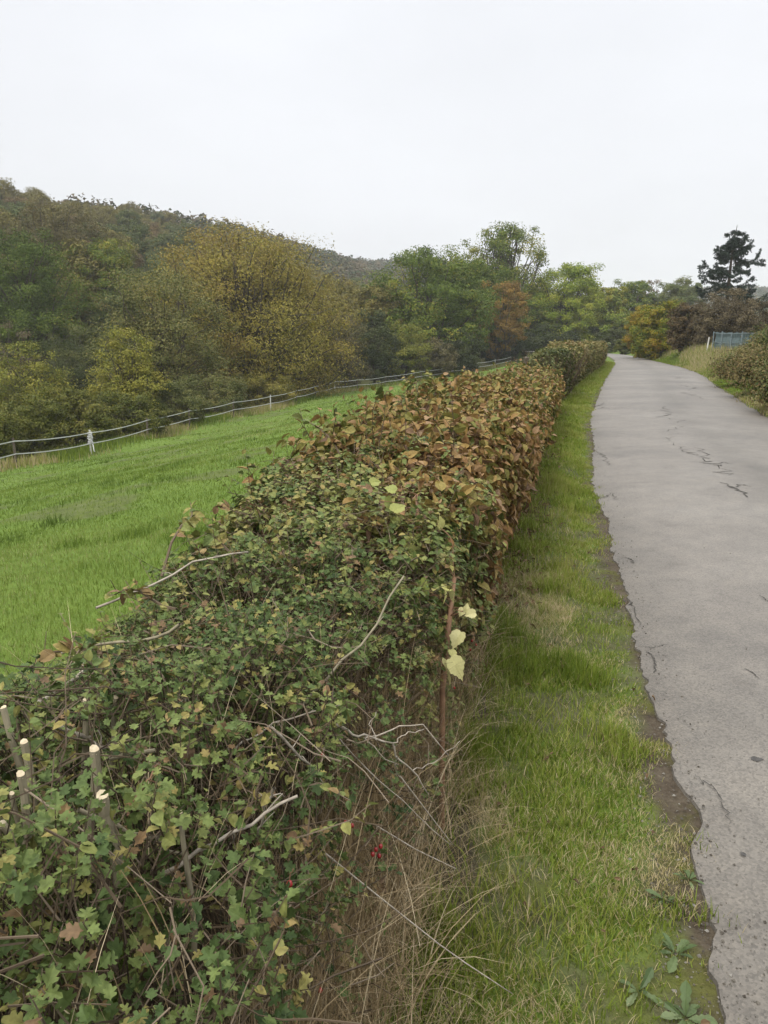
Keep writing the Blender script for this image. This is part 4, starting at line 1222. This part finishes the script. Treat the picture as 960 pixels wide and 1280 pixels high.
plant('bend_bush', 'dark clipped bush closing the far end of the lane', 'bush', 766, 97, 412, 46, M_DARK, 'bush', .8, 90, 90, .16, 3, .06, (.7, .2), .2, 'bushes at the bend', low=.05)
plant('bend_bush', 'lighter green bush at the very end of the lane', 'bush', 782, 88, 421, 26, M_THKT, 'bush', .8, 90, 110, .13, 3, .06, (.2, .2), .2, 'bushes at the bend', low=.05)
RG = 'shrubs above the bank across the lane'
plant('golden_shrub', 'golden orange and green tall shrub on the bank by the bend', 'shrub', 826, 64, 378, 66, M_RGLD, 'bush', 1.2, 300, 120, .13, 5, .08, (.38, .4), .22, RG, low=.1)
plant('golden_shrub', 'rust-tinged shrub at the bend end of the golden one', 'shrub', 803, 70, 382, 38, M_RGLD, 'bush', 1.2, 170, 110, .13, 4, .08, (.65, .35), .22, RG, low=.1)
plant('purple_shrub', 'dark purplish shrub between the golden shrub and the brown one', 'shrub', 860, 56, 380, 48, M_PURP, 'bush', 1, 260, 120, .12, 5, .08, (.4, .3), .25, RG, low=.1)
plant('brown_shrub', 'brown twiggy half-bare shrub behind the blue-green fence', 'shrub', 905, 53, 362, 76, M_BRWN, 'bush', .8, 240, 75, .10, 8, .07, (.45, .3), .3, RG, limb=1.0, low=.1)
plant('brown_shrub', 'brown shrub at the frame edge behind the fence panel', 'shrub', 950, 50, 380, 60, M_BRWN, 'bush', .8, 180, 75, .10, 8, .07, (.3, .3), .3, RG, limb=1.0, low=.1)
def bramble(Y, w, wid, top, tn, lab):
    X = float(XR(Y)) + w
    t = Y * math.cos(PITCH) + 0.1
    px = 480 + FPX * X / t
    zt = float(ground_z(X, Y)) + top * 1.15
    u = (CAMZ - zt) / t
    # pixel row whose ray meets that height at this depth
    py = 640 + FPX * (u - math.sin(PITCH)) / math.cos(PITCH)
    plant('bramble_bush', lab, 'bush', px, t, py, wid * FPX / t, M_BRAM, 'bush', .9, 190, 110, .06, 9, .015, (tn, .4), .45, 'brambles on the bank', limb=.6, low=.02, seed=int(Y * 37 + w * 100), rcf=.24)


for row in ((14.9, 1.5, 2.4, 1.35, .35, 'tangled bramble heap nearest the camera on the bank'), (17.2, .9, 1.9, 1.05, .6, 'browning bramble spilling towards the tarmac at the frame edge'), (19.2, 2.0, 2.4, 1.25, .2, 'greener bramble heap just behind the nearest one'),
            (21.8, .95, 1.9, 1.0, .7, 'tawny bramble low on the bank before the fence panel'), (24.2, 2.2, 2.3, 1.1, .45, 'wide bramble heap rising against the fence panel'), (26.8, 1.0, 1.8, .85, .55, 'small bramble clump at the foot of the bank'), (29.5, 2.2, 2.0, .85, .5, 'low bramble just under the fence panel'), (17.0, 3.2, 2.6, 1.5, .3, 'tallest bramble heap on top of the bank at the frame edge')):
    bramble(*row)

# conifer
pc = at(903, 430, 76)
zc = float(ground_z(pc[0], pc[1]))
Hc = at(903, 286, 76)[2] - zc
oc = thing('spruce_tree', 'dark ragged conifer standing alone behind the brown shrub', 'tree', (pc[0], pc[1], zc))
w = Geo(); g = Geo()
lean_ = .35
tubes(w, np.array([[0, 0, 0], [.05, 0, Hc * .4], [.1, 0, Hc * .75], [lean_, 0, Hc]])[None], np.array([.24, .18, .1, .02]), 8)
zs = np.sort(np.concatenate([rng.uniform(Hc * .28, Hc * .985, 46), rng.uniform(Hc * .72, Hc * .985, 14)]))
for i, z in enumerate(zs):
    f = (z - Hc * .28) / (Hc * .72)
    a = i * 2.399 + rng.uniform(-1.1, 1.1)
    L = (3.3 * (1 - f) ** .8 + .35) * rng.uniform(.35, 1.05)
    L *= .55 + .9 * float(vnoise(np.array([math.cos(a) * 1.2 + 9, math.sin(a) * 1.2, z * .5]), 1.0, 77))
    rise = rng.uniform(-.12, .2)
    if i in (19, 24, 6, 2, 32):
        a, L, rise = {19: (math.pi + .3, 3.2, .12), 24: (.2, 3.1, .38), 6: (math.pi - .3, 3.0, .05), 2: (.05, 4.6, .16), 32: (math.pi + .5, 2.2, .2)}[i]
    b0 = np.array([np.interp(z, [0, Hc * .75, Hc], [0, .1, lean_]), 0, z])
    tip = np.array([math.cos(a) * L, math.sin(a) * L, L * rise])
    P = bent([b0], [b0 + tip], 7, .05, -.10)[0]
    P[:, 2] += .14 * L * np.linspace(0, 1, 7) ** 3
    tubes(w, P, np.linspace(.035, .008, 7), 4)
    twigs = [(P, L, 1.0)]
    for q_ in range(int(2 + L * 2)):
        sv = rng.uniform(.25, .9)
        c0 = np.array([np.interp(sv, np.linspace(0, 1, 7), P[:, k]) for k in range(3)])
        a2 = a + rng.choice([-1, 1]) * rng.uniform(.4, 1.1)
        l2 = L * (1 - sv) * .7 + .25
        tp = c0 + np.array([math.cos(a2) * l2, math.sin(a2) * l2, l2 * rng.uniform(-.35, .15)])
        Q = bent([c0], [tp], 7, .05, -.05)[0]
        tubes(w, Q, np.linspace(.014, .004, 7), 3)
        twigs.append((Q, l2, .8))
    for Q, l2, dn in twigs:
        m = int((25 + 85 * l2) * dn)
        sv = rng.uniform(.08, 1, m) ** .8
        c = np.stack([np.interp(sv, np.linspace(0, 1, 7), Q[:, k]) for k in range(3)], -1)
        ax = norm(Q[-1] - Q[0])
        c = c + rng.normal(0, .055, (m, 3)) + np.array([0, 0, -1]) * np.abs(rng.normal(0, .07, m))[:, None]
        d = ax * .8 + rng.normal(0, .6, (m, 3)) + np.array([0, 0, -.2])
        scatter(g, CARD, c, frames(np.array([0, 0, .6]) + rng.normal(0, .7, (m, 3)), d), rng.uniform(.08, .2, m) * np.array(1.0), np.clip(rng.normal(.45, .25, m), 0, 1))
M_NEED = lmat('needle', [(.014, .024, .018), (.026, .042, .03), (.045, .062, .043)], .05)
g.build('crown', M_NEED, oc)
w.build('trunk', BARK, oc)

# ------------------------------------------------------------------ wooded hill: individual trees
def hill_proto(kind, mat, seed):
    H, W = {'round': (12, 4.6), 'tall': (15, 4.2), 'bare': (13, 4.0)}[kind]
    ells = [(0, 0, H * .6, W * .9, W * .9, H * .32), (W * .3, 0, H * .72, W * .6, W * .6, H * .22), (-W * .35, .5, H * .55, W * .6, W * .6, H * .24), (0, 0, H * .35, W * .7, W * .7, H * .22)]
    ncl, nl, ls = (170, 95, .27) if kind != 'bare' else (190, 52, .27)
    g, w = plant_geo(ells, H, ncl, nl, ls, seed, 1 if kind != 'bare' else 3, .2, (.5, .3), .3, limb=.3 if kind != 'bare' else 1.0, fork=.5)
    n0 = w.n
    for V, F, T, M in ((w.v, w.f, w.t, w.m),):
        for v in V: g.v.append(v)
        for f in F: g.f.append(f + g.n)
        for t_ in T: g.t.append(t_)
        for m_ in M: g.m.append(np.ones_like(m_))
    g.n += n0
    o = g.build('hillside_tree', [mat, BARK])
    return o


kinds = [('round', M_FARG, 'dark green crown'), ('tall', M_FARO, 'olive yellow crown'), ('round', M_FARR, 'rust brown crown'), ('bare', M_FARR, 'thin nearly bare crown'), ('tall', M_FARG, 'tall green crown')]
protos = []
for i, (k, m_, lab) in enumerate(kinds):
    protos.append((hill_proto(k, m_, 300 + i), lab))
    protos.append((hill_proto(k, m_, 340 + i), lab))
sky_px = np.array([-200, 0, 70, 110, 180, 230, 300, 350, 400, 430, 455, 480, 500, 540, 580, 620, 700, 740])
sky_py = np.array([430, 432, 425, 395, 345, 305, 290, 310, 360, 390, 370, 340, 325, 318, 318, 300, 340, 370])
cand = []
yy = 55.0
while yy < 470:
    sp_ = 6.2 if yy < 260 else 7.5
    for e in np.arange(14, 168, sp_):
        y = yy + rng.uniform(-2.6, 2.6)
        x = float(XF(y)) - e / .92 + rng.uniform(-2.6, 2.6)
        cand.append((x, y, e))
    yy += sp_
C = np.array(cand)
cz = ground_z(C[:, 0], C[:, 1])
px_, py_, f_ = to_px(np.stack([C[:, 0], C[:, 1], cz + 13], -1))
vis = (px_ > -70) & (px_ < 700) & (py_ < np.interp(px_, sky_px, sky_py) + 22) & (C[:, 2] < 165) & (f_ > 84)
# hidden behind the slope's own nearer crowns: keep those within a thin band of the running skyline
C, cz, f_, px_ = C[vis], cz[vis], f_[vis], px_[vis]
order = np.argsort(f_)
used = 0
far_pts = []
first = {}
for k in order:
    x, y, e = C[k]
    nz_ = float(vnoise(np.array([x, y]), .03, 91))
    if used < 290:
        rbare = e > 125
        if rbare:
            ki = int(rng.choice([3, 3, 3, 0, 2, 1]))
        else:
            ki = int(rng.choice([0, 0, 4, 1, 2, 2] if nz_ > .5 else [0, 4, 1, 1, 2, 0]))
        pi = ki * 2 + int(rng.integers(2))
        src, lab = protos[pi]
        o = src if pi not in first else src.copy()
        if pi in first:
            COL.objects.link(o)
        first[pi] = 1
        s = rng.uniform(.78, 1.02)
        o.location = (x, y, float(cz[k]) - .2)
        o.scale = (s * rng.uniform(.9, 1.1), s * rng.uniform(.9, 1.1), s * rng.uniform(.88, 1.05) * (.85 if rbare else 1))
        o.rotation_euler = (0, 0, rng.uniform(0, 6.283))
        tag(o, lab + ' among the trees covering the wooded hill', 'tree', lab + ' trees on the wooded hill')
        used += 1
    else:
        far_pts.append((x, y, cz[k]))
for pi in range(len(protos)):
    if pi not in first:
        bpy.data.objects.remove(protos[pi][0])

# distant woods as one mass
fw = Geo()
fp = [np.array(far_pts).reshape(-1, 3)]
n = 5200
X = rng.uniform(-300, 620, n); Y = rng.uniform(170, 860, n)
dist = X - .32 * Y
kp = ((Y > 420) | (dist > 30)) & ((X / Y > -.15))
X, Y = X[kp], Y[kp]
fp.append(np.stack([X, Y, ground_z(X, Y)], -1))
T0 = np.concatenate(fp)
for lvl, (cnt, ls) in enumerate(((70, .95),)):
    n = len(T0)
    li = np.repeat(np.arange(n), cnt)
    d = norm(rng.normal(size=(len(li), 3)))
    rad = np.stack([rng.uniform(3.2, 5, n)] * 2 + [rng.uniform(3.5, 5.5, n)], -1)
    p = T0[li] + np.array([0, 0, 6.5]) + d * rad[li] * (rng.uniform(.25, 1, len(li)) ** .4)[:, None]
    sz = ls * (1 + T0[li][:, 1] / 600) * rng.uniform(.7, 1.4, len(li))
    tn = np.clip(rng.uniform(.05, .95, n)[li] + rng.normal(0, .1, len(li)), 0, 1)
    scatter(fw, CARD, p, frames(d * .6 + np.array([0, 0, .6]) + rng.normal(0, .5, (len(li), 3)), rng.normal(0, 1, (len(li), 3))), sz, tn)
M_WOODS = lmat('far_wood_leaf', [(0.036, 0.054, 0.022), (0.06, 0.0696, 0.0286), (0.09, 0.072, 0.0374), (0.108, 0.084, 0.044)])
tag(fw.build('woods', M_WOODS), 'far hazy woodland covering the hills at the head of the valley', 'woods', kind='stuff')

# ------------------------------------------------------------------ paddock tape fence
f0 = np.array([float(XF(36)), 36.0, float(ground_z(XF(36), 36))])
fe = thing('paddock_fence', 'white tape electric fence along the bottom of the paddock', 'fence', f0)
ys = [14, 20, 26, 31.5, 36.0, 41.5, 47, 53, 58.5, 64.5, 70, 75.5, 80, 85, 90, 95, 100, 105, 110]
tops = []
for i, y in enumerate(ys):
    x = float(XF(y)); z = float(ground_z(x, y))
    g = Geo()
    h = 1.18 + rng.uniform(-.05, .06)
    lx, ly = rng.normal(0, .03, 2)
    white = y in (36.0, 58.5, 75.5, 105)
    r = .045 if white else .05
    P = np.array([[x, y, z - .2], [x + lx * .5, y + ly * .5, z + h * .5], [x + lx, y + ly, z + h]]) - f0
    tubes(g, P[None], np.array([r, r, r * .92]), 8)
    g.build('post', PALEPOST if white else POSTM, fe)
    tops.append((x + lx * .9, y + ly * .9, z, h))
for lev in (1.06, .55):
    g = Geo()
    for (x0, y0, z0, h0), (x1, y1, z1, h1) in zip(tops[:-1], tops[1:]):
        s = np.linspace(0, 1, 13)
        P = np.stack([x0 + (x1 - x0) * s + .06, y0 + (y1 - y0) * s - .03, z0 + (z1 - z0) * s + lev * (h0 + (h1 - h0) * s) / 1.18 - .16 * rng.uniform(.5, 1.2) * 4 * s * (1 - s) * .5], -1) - f0
        V = np.concatenate([P + [0, 0, .022], P - [0, 0, .022]])
        k = np.arange(12)
        g.add(V, np.stack([k, k + 1, k + 14, k + 13], -1))
        V2 = V + np.array([.006, -.003, 0])
        g.add(V2, np.stack([k + 13, k + 14, k + 1, k], -1))
    g.build('tape', WHITE, fe)
# the spare tape wrapped round one post
x, y, z, h = tops[4]
g = Geo()
a = np.linspace(0, 2 * math.pi * 7, 120)
V = np.stack([x + np.cos(a) * (.085 + .02 * np.sin(a * 2.3)), y + np.sin(a) * (.085 + .02 * np.cos(a * 1.7)), z + .5 + .55 * a / a[-1]], -1) - f0
tubes(g, V, np.full(120, .034), 5)
tubes(g, bent([V[0]], [V[0] + np.array([.1, -.05, -.35])], 6, .06), np.full(6, .03), 4)
g.build('tape_bundle', WHITE, fe)
# wooden posts and rails standing just beyond the clipped hedge
for px, t, top, bot, wd_, lab in ((657, 27, 447, 470, .09, 'dark squat gate post between the russet and clipped hedges'), (700, 40, 428, 446, .07, 'weathered post showing above the tall clipped hedge'), (711, 42, 426, 446, .07, 'second weathered post above the clipped hedge nearer the bend')):
    pb = at(px, bot, t)
    z0 = float(ground_z(pb[0], pb[1]))
    zt = at(px, top, t)[2]
    g = Geo()
    r = wd_
    V = np.array([[sx * r, sy * r, z] for z in (-.2, zt - z0) for sx, sy in ((-1, -1), (1, -1), (1, 1), (-1, 1))] + [[0, 0, zt - z0 + .05]], float)
    g.add(V, [[0, 1, 5, 4], [1, 2, 6, 5], [2, 3, 7, 6], [3, 0, 4, 7]])
    g.add(V, [[4, 5, 8], [5, 6, 8], [6, 7, 8], [7, 4, 8]])
    o = g.build('wooden_post', POSTM if px == 657 else BARK)
    o.location = (pb[0], pb[1], z0)
    tag(o, lab, 'post')

# ------------------------------------------------------------------ blue-green fence panel
SCR = solid_mat('blue_green_screen', (.055, .085, .088), (.12, .16, .158), 14, .7, .3, (1, 1, .2))
pL, pR = at(893, 430, 48), at(962, 430, 35)
pf0 = np.array([pL[0], pL[1], float(ground_z(pL[0], pL[1]))])
sf = thing('screen_fence', 'blue-green woven screen fence panel on the bank across the lane', 'fence', pf0)
g = Geo()
n = 260
s = np.linspace(0, 1, n)
dx, dy = pR[0] - pL[0], pR[1] - pL[1]
nx, ny = np.array([-dy, dx]) / math.hypot(dx, dy)
wav = .022 * np.sin(s * 2 * math.pi * 48) + .05 * (vnoise(np.stack([s * 25, s * 0], -1), 1, 5) - .5)
gz = np.full(n, .95)
topz = np.interp(s, [0, 1], [at(893, 415.5, 48)[2], at(962, 417, 35)[2]]) + .03 * np.sin(s * 2 * math.pi * 7)
rows = np.linspace(0, 1, 7)
X = pL[0] + dx * s[None] + nx * (wav[None] + .03 * np.sin(rows * 9)[:, None])
Y = pL[1] + dy * s[None] + ny * (wav[None] + .03 * np.sin(rows * 9)[:, None])
Z = .55 + (topz[None] - .55) * rows[:, None]
V = np.stack([X, Y, Z + 0 * X], -1) - pf0
ii = np.arange(7 * n).reshape(7, n)
qq = np.stack([ii[:-1, :-1], ii[:-1, 1:], ii[1:, 1:], ii[1:, :-1]], -1).reshape(-1, 4)
g.add(V.reshape(-1, 3), qq)
g.add(V.reshape(-1, 3) - np.array([nx, ny, 0]) * .012, qq[:, ::-1])
g.build('screen_panel', SCR, sf)
STEEL = solid_mat('fence_steel', (.10, .14, .15), (.18, .22, .23), 12, .6)
for j, sv in enumerate((0, .2, .4, .6, .8, 1.0)):
    g = Geo()
    b = np.array([pL[0] + dx * sv - nx * .09, pL[1] + dy * sv - ny * .09, .5]) - pf0
    tz = float(np.interp(sv, s, topz)) + .05
    tubes(g, np.array([b, b + [0, 0, (tz - .5) * .5], b + [0, 0, tz - .5]])[None], np.full(3, .035), 8)
    g.build('post', STEEL, sf)
g = Geo()
for zz in (.98, .62):
    P = np.array([[pL[0] + dx * v - nx * .05, pL[1] + dy * v - ny * .05, .55 + (float(np.interp(v, s, topz)) - .55) * zz] for v in np.linspace(0, 1, 9)]) - pf0
    tubes(g, P[None], np.full(9, .018), 6)
g.build('rail', STEEL, sf)
# white marker post beside it
pm = at(884, 436, 49)
g = Geo()
tubes(g, np.array([[0, 0, -.2], [.01, 0, .4], [.06, 0, .95]])[None], np.array([.045, .042, .04]), 8)
o = g.build('marker_post', PALEPOST)
o.location = (pm[0], pm[1], float(ground_z(pm[0], pm[1])))
tag(o, 'pale leaning marker post at the lane end of the screen fence', 'post')

# ------------------------------------------------------------------ haze
m, t, N, L = nt('valley_haze')
out = N('ShaderNodeOutputMaterial')
pv = N('ShaderNodeVolumePrincipled')
pv.inputs['Color'].default_value = (.93, .95, 1, 1)
pv.inputs['Density'].default_value = .00033
pv.inputs['Anisotropy'].default_value = 0
L(pv.outputs[0], out.inputs['Volume'])
zlo, zhi = float(GZ.min()) - 1.2, 85.0
x0, x1, y0, y1 = -905, 1305, -75, 1505
V = np.array([(x, y, z) for z in (zlo, zhi) for x, y in ((x0, y0), (x1, y0), (x1, y1), (x0, y1))], float)
g = Geo()
g.add(V, [[3, 2, 1, 0], [4, 5, 6, 7], [0, 1, 5, 4], [1, 2, 6, 5], [2, 3, 7, 6], [3, 0, 4, 7]])
tag(g.build('haze', m), 'thin autumn haze lying in the valley', 'haze', kind='stuff')

# ------------------------------------------------------------------ world and sun
world = bpy.data.worlds.new('World')
scene.world = world
world.use_nodes = True
wt = world.node_tree
wt.nodes.clear()
N, L = wt.nodes.new, wt.links.new
out = N('ShaderNodeOutputWorld')
bgd = N('ShaderNodeBackground'); bgd.inputs['Strength'].default_value = .1
sky = N('ShaderNodeTexSky'); sky.sky_type = 'NISHITA'; sky.sun_disc = False
SUN_EL, SUN_ROT = R(48), R(215)
sky.sun_elevation, sky.sun_rotation = SUN_EL, SUN_ROT
sky.dust_density = 4; sky.air_density = 1; sky.ozone_density = 1
hs = N('ShaderNodeHueSaturation'); hs.inputs['Saturation'].default_value = .25
L(sky.outputs[0], hs.inputs['Color'])
tc = N('ShaderNodeTexCoord')
sep = N('ShaderNodeSeparateXYZ'); L(tc.outputs['Generated'], sep.inputs[0])
cl = N('ShaderNodeMath'); cl.operation = 'MAXIMUM'; cl.inputs[1].default_value = 0; L(sep.outputs['Z'], cl.inputs[0])
gr = N('ShaderNodeValToRGB'); ramp(gr, [(0, (.238, .242, .250)), (.2, (.258, .263, .274)), (.38, (.274, .28, .294)), (.6, (.58, .582, .585)), (1, (.95, .945, .935))])
L(cl.outputs[0], gr.inputs['Fac'])
nz = N('ShaderNodeTexNoise'); nz.inputs['Scale'].default_value = 1.6; nz.inputs['Detail'].default_value = 4
mp = N('ShaderNodeMapping'); mp.inputs['Scale'].default_value = (1, 1, 2.6)
L(tc.outputs['Generated'], mp.inputs[0]); L(mp.outputs[0], nz.inputs['Vector'])
mr = N('ShaderNodeMapRange'); mr.inputs[1].default_value = .3; mr.inputs[2].default_value = .7; mr.inputs[3].default_value = 18.6; mr.inputs[4].default_value = 21.4
L(nz.outputs['Fac'], mr.inputs[0])
mul = N('ShaderNodeMix'); mul.data_type = 'RGBA'; mul.blend_type = 'MULTIPLY'; mul.inputs[0].default_value = 1
L(gr.outputs[0], mul.inputs[6]); L(mr.outputs[0], mul.inputs[7])
mx = N('ShaderNodeMix'); mx.data_type = 'RGBA'; mx.inputs[0].default_value = .9
L(hs.outputs[0], mx.inputs[6]); L(mul.outputs[2], mx.inputs[7])
L(mx.outputs[2], bgd.inputs['Color'])
L(bgd.outputs[0], out.inputs['Surface'])

sl = bpy.data.lights.new('sun', 'SUN')
sl.energy, sl.angle, sl.color = 1.5, R(18), (1, .95, .88)
so = bpy.data.objects.new('sun', sl)
COL.objects.link(so)
# Nishita: rotation measured clockwise from +Y
sd = np.array([math.sin(SUN_ROT) * math.cos(SUN_EL), math.cos(SUN_ROT) * math.cos(SUN_EL), math.sin(SUN_EL)])
from mathutils import Vector
so.rotation_euler = Vector(sd).to_track_quat('Z', 'Y').to_euler()
so.location = (0, 0, 60)

# ------------------------------------------------------------------ camera and render settings
cam = bpy.data.cameras.new('camera')
cam.sensor_fit = 'VERTICAL'
cam.sensor_height = 24
cam.lens = FPX / 1280 * 24
cam.clip_start, cam.clip_end = .05, 4000
co = bpy.data.objects.new('camera', cam)
COL.objects.link(co)
co.location = (0, 0, CAMZ)
co.rotation_euler = (R(90) - PITCH, 0, 0)
scene.camera = co
scene.render.engine = 'CYCLES'
cy = scene.cycles
cy.max_bounces, cy.diffuse_bounces, cy.glossy_bounces, cy.transmission_bounces, cy.transparent_max_bounces, cy.volume_bounces = 6, 3, 2, 3, 4, 1
cy.use_denoising = True
cy.denoising_prefilter = 'ACCURATE'
cy.use_adaptive_sampling = True
cy.adaptive_threshold = .02
cy.sample_clamp_indirect = 6
vs = scene.view_settings
vs.view_transform, vs.look, vs.exposure, vs.gamma, vs.use_curve_mapping = 'Standard', 'None', .78, 1, False
